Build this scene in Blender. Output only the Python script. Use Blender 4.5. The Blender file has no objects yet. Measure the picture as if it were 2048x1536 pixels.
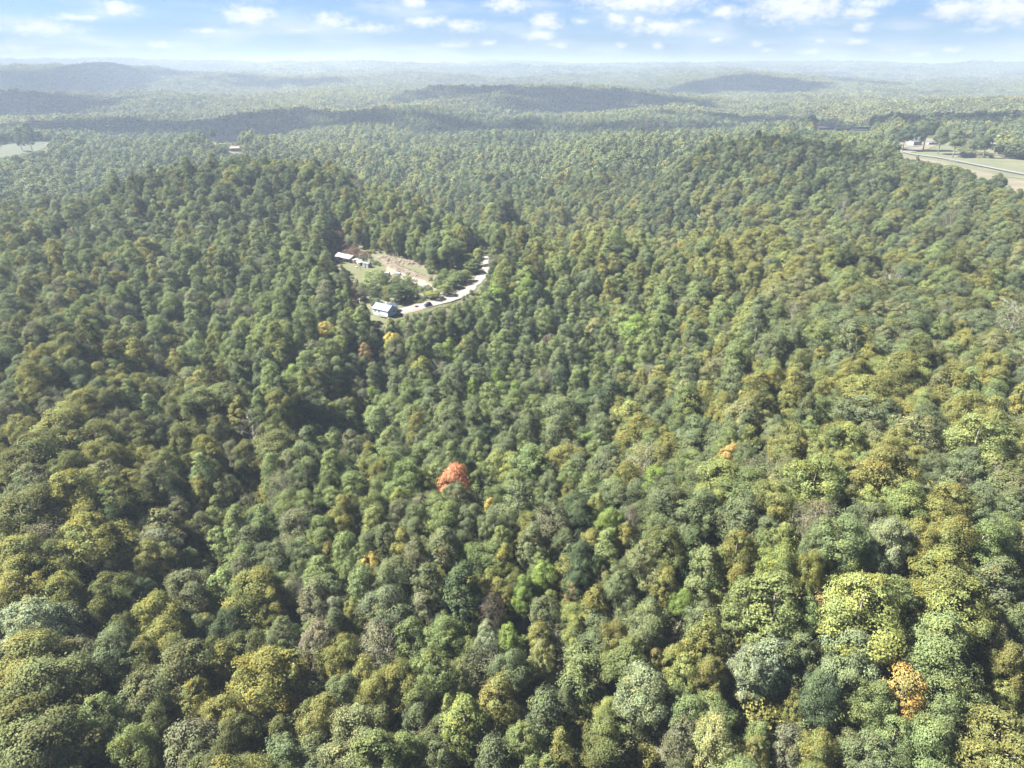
import bpy, math, random
import numpy as np
from mathutils import Vector, Matrix

random.seed(7)
rng = np.random.default_rng(11)
R = math.radians
scene = bpy.context.scene
COL = scene.collection

# ------------------------------------------------------------------ camera
CAMZ = 130.0
PITCH = R(24.15)
FPX = 1420.0                      # focal length in pixels of the 2048 wide photograph
cd = bpy.data.cameras.new('camera')
cd.sensor_width = 36.0
cd.lens = 36.0 * FPX / 2048.0
cd.clip_start = 1.0
cd.clip_end = 120000.0
cam = bpy.data.objects.new('camera', cd)
COL.objects.link(cam)
cam.location = (0, 0, CAMZ)
cam.rotation_euler = (math.pi / 2 - PITCH, 0, 0)
scene.camera = cam
CP, SP = math.cos(PITCH), math.sin(PITCH)


def ray(u, v):
    x = (u - 1024.0) / FPX
    y = -(v - 768.0) / FPX
    return np.array([x, CP + SP * y, -SP + CP * y])


def project(x, y, z):
    dz = z - CAMZ
    f = y * CP - dz * SP
    up = y * SP + dz * CP
    f = np.where(f < 1e-3, 1e-3, f)
    return 1024.0 + FPX * x / f, 768.0 - FPX * up / f


# ------------------------------------------------------------------ sun and sky
SUN_EL, SUN_AZ = R(49), R(-88)    # azimuth measured from the viewing direction, negative = to the left
sdir = np.array([math.cos(SUN_EL) * math.sin(SUN_AZ), math.cos(SUN_EL) * math.cos(SUN_AZ), math.sin(SUN_EL)])
sl = bpy.data.lights.new('sun', 'SUN')
sl.energy = 4.9
sl.angle = R(2.0)
sl.color = (1.0, 0.955, 0.88)
sun = bpy.data.objects.new('sun', sl)
COL.objects.link(sun)
sun.rotation_euler = Vector(sdir).to_track_quat('Z', 'Y').to_euler()

world = bpy.data.worlds.new('World')
scene.world = world
world.use_nodes = True
wn, wl = world.node_tree.nodes, world.node_tree.links
wn.clear()


def wnode(t, **k):
    n = wn.new(t)
    for a, b in k.items():
        setattr(n, a, b)
    return n


def wmath(op, a, b=None, c=None, clamp=False):
    n = wnode('ShaderNodeMath', operation=op, use_clamp=clamp)
    for i, s in enumerate((a, b, c)):
        if s is None:
            continue
        if isinstance(s, (int, float)):
            n.inputs[i].default_value = s
        else:
            wl.new(s, n.inputs[i])
    return n.outputs[0]


sky = wnode('ShaderNodeTexSky', sky_type='NISHITA', sun_disc=False)
sky.sun_elevation = SUN_EL
sky.sun_rotation = SUN_AZ
sky.altitude = 300
sky.air_density = 1.0
sky.dust_density = 0.15
sky.ozone_density = 1.0
tc = wnode('ShaderNodeTexCoord')
sep = wnode('ShaderNodeSeparateXYZ')
wl.new(tc.outputs['Generated'], sep.inputs[0])
az = wmath('ARCTAN2', sep.outputs[0], sep.outputs[1])
el = wmath('ARCSINE', sep.outputs[2])
comb = wnode('ShaderNodeCombineXYZ')
wl.new(az, comb.inputs[0])
wl.new(el, comb.inputs[1])
# the small fair-weather clouds low over the horizon: (u, v, half width, half height, thickness)
CLOUDS = [(232, 16, 34, 11, 1), (500, 31, 44, 17, 1), (828, 4, 26, 13, 1), (1015, 9, 46, 13, .85), (660, 42, 46, 15, .7),
          (735, 56, 70, 10, .6), (850, 42, 60, 12, .6), (925, 52, 50, 13, .6), (1090, 43, 32, 15, .95), (1078, 71, 34, 11, .9),
          (1285, 3, 110, 19, .95), (1235, 38, 30, 13, .8), (1280, 38, 12, 8, .9), (1325, 53, 72, 13, .95), (1450, 23, 36, 13, .75),
          (1598, 14, 88, 27, 1), (1715, 25, 36, 13, .85), (1722, 52, 19, 8, .9), (1905, 19, 36, 17, .95), (2012, 16, 62, 24, 1),
          (1432, 79, 14, 8, .7), (1315, 91, 11, 8, .8), (1240, 92, 15, 7, .6), (1620, 104, 28, 8, .7), (1715, 83, 18, 7, .75), (1845, 109, 18, 6, .7),
          (1902, 100, 19, 6, .7), (325, 91, 30, 8, .7), (85, 55, 75, 20, .45), (32, 95, 44, 9, .6), (1120, 90, 26, 8, .6),
          (1515, 88, 14, 8, .6), (975, 86, 18, 7, .6), (1640, 82, 12, 6, .5), (600, 60, 40, 8, .4), (420, 62, 60, 8, .35), (905, 90, 40, 9, .5),
          (150, 36, 60, 9, .4), (1160, 42, 16, 9, .5), (1535, 100, 20, 6, .5), (1780, 100, 18, 5, .4), (1960, 60, 40, 8, .25), (1740, 8, 40, 10, .6)]
nz = wnode('ShaderNodeTexNoise')
nz.inputs['Scale'].default_value = 75
nz.inputs['Detail'].default_value = 6
nz.inputs['Roughness'].default_value = 0.62
st = wnode('ShaderNodeVectorMath', operation='MULTIPLY')
st.inputs[1].default_value = (1, 1.7, 1)
wl.new(comb.outputs[0], st.inputs[0])
wl.new(st.outputs[0], nz.inputs['Vector'])
best = None
for (u, v, hw, hh, th) in CLOUDS:
    d = ray(u, v)
    d = d / np.linalg.norm(d)
    a0, e0 = math.atan2(d[0], d[1]), math.asin(d[2])
    kx, ky = FPX / hw, FPX / hh
    m = wnode('ShaderNodeVectorMath', operation='MULTIPLY_ADD')
    m.inputs[1].default_value = (kx, ky, 0)
    m.inputs[2].default_value = (-a0 * kx, -e0 * ky, 0)
    wl.new(comb.outputs[0], m.inputs[0])
    L = wnode('ShaderNodeVectorMath', operation='LENGTH')
    wl.new(m.outputs[0], L.inputs[0])
    f = wmath('MULTIPLY_ADD', L.outputs['Value'], -1.0, 0.64 + 0.65 * th)
    best = f if best is None else wmath('MAXIMUM', best, f)
best = wmath('MAXIMUM', best, -1.2)
nn = wmath('MULTIPLY_ADD', nz.outputs['Fac'], 2.2, -1.1)
dens = wmath('ADD', best, nn)
sm = wnode('ShaderNodeMapRange', interpolation_type='SMOOTHSTEP')
sm.inputs['From Min'].default_value = -0.15
sm.inputs['From Max'].default_value = 1.25
wl.new(dens, sm.inputs['Value'])
# thin high veil, everywhere on the sky
nz2 = wnode('ShaderNodeTexNoise')
nz2.inputs['Scale'].default_value = 9
nz2.inputs['Detail'].default_value = 5
st2 = wnode('ShaderNodeVectorMath', operation='MULTIPLY')
st2.inputs[1].default_value = (1, 4.5, 1)
wl.new(comb.outputs[0], st2.inputs[0])
wl.new(st2.outputs[0], nz2.inputs['Vector'])
veil = wnode('ShaderNodeMapRange', interpolation_type='SMOOTHSTEP')
veil.inputs['From Min'].default_value = 0.42
veil.inputs['From Max'].default_value = 0.78
veil.inputs['To Max'].default_value = 0.55
wl.new(nz2.outputs['Fac'], veil.inputs['Value'])
cover = wmath('MAXIMUM', wmath('MULTIPLY', sm.outputs[0], 0.9), veil.outputs[0])
tint = wnode('ShaderNodeMix', data_type='RGBA', blend_type='MULTIPLY')
tint.inputs['Factor'].default_value = 1.0
tint.inputs['B'].default_value = (0.118, 0.170, 0.285, 1)
wl.new(sky.outputs[0], tint.inputs['A'])
mix = wnode('ShaderNodeMix', data_type='RGBA')
mix.inputs['B'].default_value = (2.3, 2.3, 2.3, 1)
wl.new(cover, mix.inputs['Factor'])
wl.new(tint.outputs['Result'], mix.inputs['A'])
bg = wnode('ShaderNodeBackground')
bg.inputs['Strength'].default_value = 0.06
wl.new(mix.outputs['Result'], bg.inputs['Color'])
wo = wnode('ShaderNodeOutputWorld')
wl.new(bg.outputs[0], wo.inputs['Surface'])
world.cycles.sampling_method = 'MANUAL'
world.cycles.sample_map_resolution = 512

vs = scene.view_settings
scene.display_settings.display_device = 'sRGB'
vs.view_transform = 'Standard'
vs.look = 'None'
vs.gamma = 1.0
vs.use_curve_mapping = False
vs.exposure = 3.0
cy = scene.cycles
cy.max_bounces = 8
cy.diffuse_bounces = 5
cy.glossy_bounces = 1
cy.transmission_bounces = 5
cy.transparent_max_bounces = 4
cy.volume_bounces = 3
cy.use_denoising = True
cy.denoiser = 'OPENIMAGEDENOISE'
cy.caustics_reflective = False
cy.caustics_refractive = False
cy.sample_clamp_indirect = 4.0

# ------------------------------------------------------------------ value noise
def _hash(ix, iy, seed):
    h = (ix.astype(np.int64) * 374761393 + iy.astype(np.int64) * 668265263 + seed * 1442695041) & 0x7fffffff
    h = ((h ^ (h >> 13)) * 1274126177) & 0x7fffffff
    return ((h ^ (h >> 16)) & 0xffff) / 65535.0


def vnoise(x, y, seed=0):
    ix, iy = np.floor(x), np.floor(y)
    fx, fy = x - ix, y - iy
    fx = fx * fx * fx * (fx * (fx * 6 - 15) + 10)
    fy = fy * fy * fy * (fy * (fy * 6 - 15) + 10)
    a, b = _hash(ix, iy, seed), _hash(ix + 1, iy, seed)
    c, d = _hash(ix, iy + 1, seed), _hash(ix + 1, iy + 1, seed)
    return (a + (b - a) * fx + (c - a) * fy + (a - b - c + d) * fx * fy) * 2 - 1


def fbm(x, y, seed=0, octaves=4):
    t, a, s = 0.0, 1.0, 0.0
    for o in range(octaves):
        t = t + a * vnoise(x * 2 ** o + 17.3 * o, y * 2 ** o - 9.1 * o, seed + o)
        s += a
        a *= 0.5
    return t / s


# ------------------------------------------------------------------ the lie of the land
CANOPY = 15.5      # mean height of the forest roof above the ground
CTRL = []          # (x, y, ground height)


def cd_(u, v, drop, ground=False):     # a sighted point whose depth below the camera is known
    d = ray(u, v)
    k = -drop / d[2]
    CTRL.append((d[0] * k, d[1] * k, CAMZ - drop - (0 if ground else CANOPY)))


def cy_(u, v, Y, ground=False):        # a sighted point whose distance ahead is known
    d = ray(u, v)
    k = Y / d[1]
    CTRL.append((d[0] * k, Y, CAMZ + d[2] * k - (0 if ground else CANOPY + 3.0 * (Y > 510))))


for u, d in ((-500, 108), (0, 110), (512, 112), (1024, 112), (1536, 104), (2048, 98), (2500, 98)):
    cd_(u, 1536, d)
for u, d in ((0, 110), (400, 115), (800, 110), (1200, 106), (1600, 97), (2048, 93)):
    cd_(u, 1300, d)
for u, d in ((-300, 103), (0, 108), (330, 114), (405, 124), (500, 116), (700, 107), (1000, 101), (1300, 93), (1650, 82), (2048, 86), (2400, 90)):
    cd_(u, 1100, d)
for u, d in ((0, 108), (200, 105), (335, 124), (450, 112), (560, 110), (650, 127), (760, 116), (900, 109), (1200, 102), (1500, 83), (1750, 81), (2048, 90)):
    cd_(u, 900, d)
for u, d in ((-300, 106), (0, 109), (200, 107), (340, 126), (440, 112), (560, 106), (740, 127), (880, 117), (1000, 125), (1300, 113), (1550, 92), (1800, 87), (2048, 93), (2400, 98)):
    cd_(u, 768, d)
for u, d in ((0, 106), (200, 108), (345, 125), (450, 110), (560, 106), (640, 112), (770, 114), (900, 121), (1000, 123), (1250, 118), (1500, 99), (1800, 90), (2048, 93)):
    cd_(u, 672, d)
for u, d in ((0, 101), (250, 107), (420, 108), (560, 104), (640, 104), (1080, 105), (1250, 105), (1500, 98), (1800, 95), (2048, 93)):
    cd_(u, 545, d)
# yard, road, upper lot: bare ground
for u, v, d in ((772, 634, 119), (730, 628, 119.6), (800, 622, 118.6), (860, 612, 118.4), (900, 600, 118.2), (940, 580, 117.8), (965, 550, 117.2),
                (976, 525, 116.6), (690, 522, 120.2), (720, 536, 120.6), (742, 566, 121.0), (700, 560, 121.4), (800, 562, 120.2), (830, 566, 119.6),
                (780, 528, 119.8), (860, 556, 118.8), (670, 505, 119), (672, 470, 112), (670, 430, 103)):
    cd_(u, v, d, True)
for u, v, y in ((0, 480, 450), (300, 480, 472), (520, 480, 462), (590, 480, 470), (760, 444, 500), (860, 450, 505), (950, 466, 495), (1040, 468, 480), (1250, 478, 450), (1500, 482, 425), (1700, 496, 395), (1880, 508, 380), (2048, 520, 372), (2300, 530, 370)):
    cy_(u, v, y)
for u, v, y in ((-300, 430, 520), (0, 430, 525), (300, 430, 515), (560, 430, 530), (690, 405, 575), (860, 425, 580), (1000, 444, 680), (1200, 456, 640), (1400, 452, 600), (1550, 462, 540), (1700, 474, 500), (1880, 484, 460), (2048, 492, 440), (2400, 495, 440)):
    cy_(u, v, y)
for u, v, y in ((300, 380, 556), (600, 375, 572), (1000, 390, 770), (1200, 390, 710), (1500, 390, 600), (1800, 400, 535)):
    cy_(u, v, y)
for u, v, y in ((-200, 425, 540), (0, 410, 550), (130, 405, 560), (240, 360, 590), (340, 332, 600), (516, 318, 610), (645, 334, 600), (806, 380, 600), (968, 420, 590), (0, 385, 720), (0, 348, 880), (150, 348, 900),
                (800, 345, 930), (950, 348, 870), (1150, 340, 800), (1450, 335, 660), (1700, 345, 615)):
    cy_(u, v, y)
for u, v, y in ((1400, 290, 710), (1480, 284, 695), (1560, 282, 680), (1640, 312, 660), (1760, 362, 600), (1860, 393, 540), (1960, 428, 470), (2040, 457, 420), (2300, 490, 380)):
    cy_(u, v, y)
for u, v, y in ((40, 298, 1150), (90, 290, 1210), (0, 300, 1130), (470, 300, 1080), (430, 286, 1180)):
    cy_(u, v, y, True)
for u, v, y in ((250, 302, 1080), (640, 302, 1050), (820, 302, 1070), (1000, 300, 1050), (1200, 300, 900)):
    cy_(u, v, y)
# the valley floor beyond the ridge
for u, v in ((1650, 258), (1710, 265), (1790, 290), (1830, 288), (1810, 307), (1900, 318), (1980, 320), (1975, 295), (2048, 352), (2048, 395), (1930, 345), (1985, 370), (2048, 300), (2250, 330), (2250, 380), (2250, 420), (1900, 262), (2048, 262)):
    cd_(u, v, 99, True)
for u, v, y in ((0, 262, 1520), (300, 262, 1500), (700, 258, 1450), (1000, 262, 1350), (1250, 264, 1200), (1450, 272, 1050)):
    cy_(u, v, y)
for u, v, y in ((0, 228, 1950), (300, 225, 2000), (600, 217, 1950), (850, 214, 1950), (1080, 226, 1900), (1300, 226, 1850), (1440, 240, 1750), (1600, 242, 1750)):
    cy_(u, v, y)
for u, v, y in ((0, 190, 2600), (300, 192, 2600), (600, 185, 2750), (850, 182, 2800), (1000, 190, 2500), (1200, 178, 2650), (1400, 200, 2450), (1700, 196, 2500), (1900, 205, 2400), (2048, 205, 2400)):
    cy_(u, v, y)
for u, v, y in ((0, 140, 4000), (200, 139, 4050), (430, 150, 4050), (620, 160, 4050), (850, 158, 4150), (1100, 158, 4150), (1320, 164, 4100), (1480, 150, 3900), (1580, 152, 3900), (1750, 167, 4050), (2000, 168, 4050)):
    cy_(u, v, y)
for u in (-300, 0, 400, 800, 1200, 1600, 2048, 2400):
    cy_(u, 140 + (u - 800) * 0.004, 6800)


def dip(u, Y, drop):                   # hidden hollow behind a crest
    d = ray(u, 300)
    CTRL.append((d[0] / d[1] * Y, Y, CAMZ - drop - CANOPY))


for u, Y, dr_ in ((860, 615, 125), (950, 590, 148), (1080, 570, 152), (1200, 545, 152), (1320, 525, 146), (1450, 500, 138), (1600, 455, 128), (1800, 425, 124), (2000, 408, 122), (2300, 405, 122),
                  (100, 620, 120), (-200, 620, 120), (240, 760, 130), (400, 800, 136), (560, 800, 138), (700, 780, 136), (850, 740, 138), (300, 900, 134), (600, 920, 136),
                  (960, 960, 125), (1150, 860, 124), (1350, 780, 118), (250, 1300, 128), (600, 1270, 130), (850, 1270, 128), (1050, 1200, 126),
                  (0, 1720, 130), (300, 1720, 132), (600, 1700, 134), (900, 1650, 132), (1150, 1550, 130), (1400, 1400, 124),
                  (100, 2300, 130), (400, 2300, 132), (700, 2380, 132), (1000, 2200, 130), (1200, 2250, 130), (1450, 2100, 126),
                  (100, 3300, 122), (500, 3400, 125), (900, 3450, 125), (1300, 3300, 122), (1480, 3100, 122), (1700, 3300, 120), (2000, 3200, 118),
                  (300, 5300, 100), (1000, 5300, 100), (1700, 5300, 100),
                  (420, 330, 128), (400, 260, 130), (390, 200, 128)):
    dip(u, Y, dr_)
CT = np.array(CTRL)
for az_ in (-58, -48, 48, 58):
    for rr, hh in ((90, 4), (170, 6), (300, 8), (500, 10), (900, 14), (1800, 20), (3000, 50), (6000, 75)):
        CT = np.vstack([CT, [rr * math.sin(R(az_)), rr * math.cos(R(az_)), hh]])
for az_ in (-40, -15, 15, 40):
    CT = np.vstack([CT, [45 * math.sin(R(az_)), 45 * math.cos(R(az_)), 3]])


def _pol(x, y):
    r = np.maximum(np.hypot(x, y), 30.0)
    a = np.clip(np.arctan2(x, y), -1.05, 1.05)
    return np.stack([a * 1.6, np.log(r)], -1)


_P = _pol(CT[:, 0], CT[:, 1])
_N = len(_P)


def _ker(d2):
    return 0.5 * d2 * np.log(d2 + 1e-12)


_D2 = ((_P[:, None] - _P[None]) ** 2).sum(-1)
_A = np.zeros((_N + 3, _N + 3))
_A[:_N, :_N] = _ker(_D2) + np.eye(_N) * 5e-5
_A[:_N, _N] = 1
_A[:_N, _N + 1:] = _P
_A[_N, :_N] = 1
_A[_N + 1:, :_N] = _P.T
_W = np.linalg.solve(_A, np.concatenate([CT[:, 2], np.zeros(3)]))
# lookup grid in (azimuth, log distance)
GA, GR = 420, 640
_ga = np.linspace(-1.05 * 1.6, 1.05 * 1.6, GA)
_gr = np.linspace(math.log(30.0), math.log(45000.0), GR)
_q = np.stack(np.meshgrid(_ga, _gr, indexing='ij'), -1).reshape(-1, 2)
_G = np.concatenate([_ker(((c[:, None] - _P[None]) ** 2).sum(-1)) @ _W[:_N] + _W[_N] + c @ _W[_N + 1:] for c in np.array_split(_q, 80)]).reshape(GA, GR)
_far = np.exp(_gr)[None, :]
_G = np.where(_far > 6600, _G + (80 - _G) * np.clip((_far - 6600) / 3000, 0, 1), _G)


def smooth(a, b, x):
    t = np.clip((x - a) / (b - a), 0, 1)
    return t * t * (3 - 2 * t)


def ground(x, y):
    x, y = np.asarray(x, float), np.asarray(y, float)
    p = _pol(x, y)
    fa = np.clip((p[..., 0] - _ga[0]) / (_ga[1] - _ga[0]), 0, GA - 1.001)
    fr = np.clip((p[..., 1] - _gr[0]) / (_gr[1] - _gr[0]), 0, GR - 1.001)
    ia, ir = fa.astype(int), fr.astype(int)
    ta, tr = fa - ia, fr - ir
    h = (_G[ia, ir] * (1 - ta) * (1 - tr) + _G[ia + 1, ir] * ta * (1 - tr) + _G[ia, ir + 1] * (1 - ta) * tr + _G[ia + 1, ir + 1] * ta * tr)
    r = np.hypot(x, y)
    clear = np.exp(-((x + 78) ** 2 / 75 ** 2 + (y - 420) ** 2 / 85 ** 2) ** 2)      # the yard and lot are graded
    valley = smooth(330, 420, x) * smooth(560, 640, y) * (1 - smooth(1500, 1800, y))
    n = 2.6 * fbm(x / 70, y / 70, 3, 3) * (1 - clear)
    n = n + 6.5 * smooth(500, 1400, r) * fbm(x / 210, y / 210, 5, 3)
    n = n + 33 * smooth(1300, 2600, r) * fbm(x / 360, y / 300, 8, 4)
    n = n + smooth(2500, 6000, r) * (54 * fbm(x / 1500, y / 800, 21, 4))
    a = np.arctan2(x, y)
    n = n + 85 * np.exp(-((r - 9000) / 1800) ** 2) * (.30 + .5 * smooth(.25, -.6, a)) * (.75 + .8 * fbm(a * 9, r / 2600, 33, 4)).clip(0, 2)
    return h + n * (1 - valley)


def hit(u, v, above=0.0, far=14000.0):
    """the place on the ground (or a level above it) sighted at a point of the photograph"""
    d = ray(u, v)
    d = d / math.hypot(d[0], d[1])
    t = np.exp(np.linspace(math.log(40.0), math.log(far), 1400))
    z = CAMZ + d[2] * t - ground(d[0] * t, d[1] * t) - above
    i = np.argmax(z < 0)
    if z[i] >= 0:
        i = len(t) - 1
    a, b = t[max(i - 1, 0)], t[i]
    for _ in range(24):
        m = 0.5 * (a + b)
        if CAMZ + d[2] * m - ground(d[0] * m, d[1] * m) - above < 0:
            b = m
        else:
            a = m
    return np.array([d[0] * b, d[1] * b, float(ground(d[0] * b, d[1] * b))])


# ------------------------------------------------------------------ mesh helpers
def mesh_obj(name, verts, faces, mats, parent=None, midx=None, smooth_=False, attrs=None):
    me = bpy.data.meshes.new(name)
    verts = np.asarray(verts, dtype=np.float32)
    if isinstance(faces, np.ndarray):
        n, k = faces.shape
        me.vertices.add(len(verts))
        me.vertices.foreach_set('co', verts.ravel())
        me.loops.add(n * k)
        me.loops.foreach_set('vertex_index', faces.astype(np.int32).ravel())
        me.polygons.add(n)
        me.polygons.foreach_set('loop_start', np.arange(0, n * k, k, dtype=np.int32))
        me.polygons.foreach_set('loop_total', np.full(n, k, dtype=np.int32))
        me.update(calc_edges=True)
    else:
        me.from_pydata([tuple(float(c) for c in v) for v in verts], [], faces)
    if not isinstance(mats, (list, tuple)):
        mats = [mats]
    for m in mats:
        me.materials.append(m)
    if midx is not None:
        me.polygons.foreach_set('material_index', np.asarray(midx, dtype=np.int32))
    if smooth_:
        me.polygons.foreach_set('use_smooth', np.ones(len(me.polygons), dtype=bool))
    me.update()
    o = bpy.data.objects.new(name, me)
    COL.objects.link(o)
    if parent is not None:
        o.parent = parent
    return o


def thing(name, label, cat, loc=(0, 0, 0), rotz=0.0, group=None):
    o = bpy.data.objects.new(name, None)
    o.empty_display_size = 0.5
    COL.objects.link(o)
    o.location = [float(c) for c in loc]
    o.rotation_euler = (0, 0, rotz)
    o['label'] = label
    o['category'] = cat
    if group:
        o['group'] = group
    return o


def structure(o):
    o['kind'] = 'structure'
    return o


class MB:
    """collects simple shapes of one part"""

    def __init__(s):
        s.v, s.f = [], []

    def add(s, v, f):
        b = len(s.v)
        s.v += [tuple(p) for p in v]
        s.f += [tuple(i + b for i in q) for q in f]
        return s

    def box(s, x0, x1, y0, y1, z0, z1):
        return s.add([(x0, y0, z0), (x1, y0, z0), (x1, y1, z0), (x0, y1, z0), (x0, y0, z1), (x1, y0, z1), (x1, y1, z1), (x0, y1, z1)],
                     [(0, 3, 2, 1), (4, 5, 6, 7), (0, 1, 5, 4), (1, 2, 6, 5), (2, 3, 7, 6), (3, 0, 4, 7)])

    def slab(s, p, t):
        """a sheet of corner points p (counter-clockwise from above) given thickness t downwards along its normal"""
        p = [Vector(q) for q in p]
        n = (p[1] - p[0]).cross(p[2] - p[0]).normalized()
        k = len(p)
        return s.add([q for q in p] + [q - n * t for q in p],
                     [tuple(range(k)), tuple(range(2 * k - 1, k - 1, -1))] + [(i, i + k, (i + 1) % k + k, (i + 1) % k) for i in range(k)])

    def tube(s, pts, rad, n=7, cap=True):
        pts = [Vector(p) for p in pts]
        b = len(s.v)
        for i, p in enumerate(pts):
            d = (pts[min(i + 1, len(pts) - 1)] - pts[max(i - 1, 0)]).normalized()
            a = d.orthogonal().normalized()
            c = d.cross(a)
            for k in range(n):
                w = 2 * math.pi * k / n
                s.v.append(tuple(p + (a * math.cos(w) + c * math.sin(w)) * rad[i]))
        for i in range(len(pts) - 1):
            for k in range(n):
                s.f.append((b + i * n + k, b + i * n + (k + 1) % n, b + (i + 1) * n + (k + 1) % n, b + (i + 1) * n + k))
        if cap:
            s.f.append(tuple(b + k for k in range(n - 1, -1, -1)))
            s.f.append(tuple(b + (len(pts) - 1) * n + k for k in range(n)))
        return s

    def prism(s, prof, y0, y1):
        """profile of (x, z) points, counter-clockwise seen from -y, extruded along y"""
        k = len(prof)
        return s.add([(x, y0, z) for x, z in prof] + [(x, y1, z) for x, z in prof],
                     [tuple(range(k)), tuple(range(2 * k - 1, k - 1, -1))] + [(i, i + k, (i + 1) % k + k, (i + 1) % k) for i in range(k)])

    def build(s, name, mat, parent=None, smooth_=False):
        return mesh_obj(name, s.v, s.f, mat, parent, smooth_=smooth_)


# ------------------------------------------------------------------ materials
def mat_base(name):
    m = bpy.data.materials.new(name)
    m.use_nodes = True
    nt = m.node_tree
    nt.nodes.clear()
    return m, nt.nodes, nt.links


def plain(name, col, rough=0.7, var=0.12, scale=3.0, metal=0.0, bump=0.0, coords='Object', stretch=(1, 1, 1), col2=None, detail=4):
    m, n, l = mat_base(name)
    tc = n.new('ShaderNodeTexCoord')
    mp = n.new('ShaderNodeMapping')
    mp.inputs['Scale'].default_value = stretch
    l.new(tc.outputs[coords], mp.inputs['Vector'])
    nz = n.new('ShaderNodeTexNoise')
    nz.inputs['Scale'].default_value = scale
    nz.inputs['Detail'].default_value = detail
    nz.inputs['Roughness'].default_value = 0.65
    l.new(mp.outputs[0], nz.inputs['Vector'])
    r = n.new('ShaderNodeValToRGB')
    c2 = col2 or tuple(c * (1 + var) for c in col)
    c1 = col if col2 else tuple(c * (1 - var) for c in col)
    r.color_ramp.elements[0].position = 0.32
    r.color_ramp.elements[1].position = 0.68
    r.color_ramp.elements[0].color = (*c1, 1)
    r.color_ramp.elements[1].color = (*c2, 1)
    l.new(nz.outputs['Fac'], r.inputs[0])
    p = n.new('ShaderNodeBsdfPrincipled')
    p.inputs['Roughness'].default_value = rough
    p.inputs['Metallic'].default_value = metal
    p.inputs['Specular IOR Level'].default_value = 0.3
    l.new(r.outputs[0], p.inputs['Base Color'])
    if bump:
        b = n.new('ShaderNodeBump')
        b.inputs['Strength'].default_value = bump
        l.new(nz.outputs['Fac'], b.inputs['Height'])
        l.new(b.outputs[0], p.inputs['Normal'])
    o = n.new('ShaderNodeOutputMaterial')
    l.new(p.outputs[0], o.inputs['Surface'])
    return m


def leaf_material():
    """foliage: the tree's own colour (object colour of a single tree, or the tint of a forest tree), varied from spray to spray"""
    m, n, l = mat_base('foliage')
    oi = n.new('ShaderNodeObjectInfo')
    at = n.new('ShaderNodeAttribute')
    at.attribute_type = 'INSTANCER'
    at.attribute_name = 'tint'
    add = n.new('ShaderNodeMix')
    add.data_type = 'RGBA'
    add.blend_type = 'ADD'
    add.inputs['Factor'].default_value = 1.0
    l.new(oi.outputs['Color'], add.inputs['A'])
    l.new(at.outputs['Color'], add.inputs['B'])
    va = n.new('ShaderNodeAttribute')
    va.attribute_name = 'tone'            # x: tuft brightness, y: tuft warmth
    sp = n.new('ShaderNodeSeparateXYZ')
    l.new(va.outputs['Vector'], sp.inputs[0])
    geo = n.new('ShaderNodeNewGeometry')
    mr = n.new('ShaderNodeMapRange')
    mr.inputs['To Min'].default_value = 0.62
    mr.inputs['To Max'].default_value = 1.42
    l.new(geo.outputs['Random Per Island'], mr.inputs['Value'])
    mu = n.new('ShaderNodeMath')
    mu.operation = 'MULTIPLY'
    l.new(mr.outputs[0], mu.inputs[0])
    l.new(sp.outputs[0], mu.inputs[1])
    warm = n.new('ShaderNodeMix')
    warm.data_type = 'RGBA'
    warm.blend_type = 'MULTIPLY'
    warm.inputs['B'].default_value = (1.45, 1.1, 0.62, 1)
    l.new(sp.outputs[1], warm.inputs['Factor'])
    l.new(add.outputs['Result'], warm.inputs['A'])
    green = n.new('ShaderNodeMix')          # tufts that are still green
    green.data_type = 'RGBA'
    green.inputs['B'].default_value = (.12, .155, .065, 1)
    l.new(sp.outputs[2], green.inputs['Factor'])
    l.new(warm.outputs['Result'], green.inputs['A'])
    vm = n.new('ShaderNodeVectorMath')
    vm.operation = 'SCALE'
    l.new(green.outputs['Result'], vm.inputs[0])
    l.new(mu.outputs[0], vm.inputs['Scale'])
    d = n.new('ShaderNodeBsdfDiffuse')
    t = n.new('ShaderNodeBsdfTranslucent')
    l.new(vm.outputs[0], d.inputs[0])
    l.new(vm.outputs[0], t.inputs[0])
    mx = n.new('ShaderNodeMixShader')
    mx.inputs[0].default_value = 0.46
    l.new(d.outputs[0], mx.inputs[1])
    l.new(t.outputs[0], mx.inputs[2])
    o = n.new('ShaderNodeOutputMaterial')
    l.new(mx.outputs[0], o.inputs['Surface'])
    return m


M_LEAF = leaf_material()
M_BARK = plain('bark', (0.20, 0.175, 0.14), 0.9, 0.3, 2.0, stretch=(1, 1, 0.3))
M_PALEBARK = plain('pale bark', (0.21, 0.19, 0.165), 0.9, 0.2, 2.0, stretch=(1, 1, 0.3))
M_FLOOR = plain('forest floor', (0.046, 0.048, 0.026), 0.95, scale=0.12, col2=(0.080, 0.072, 0.043))

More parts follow.
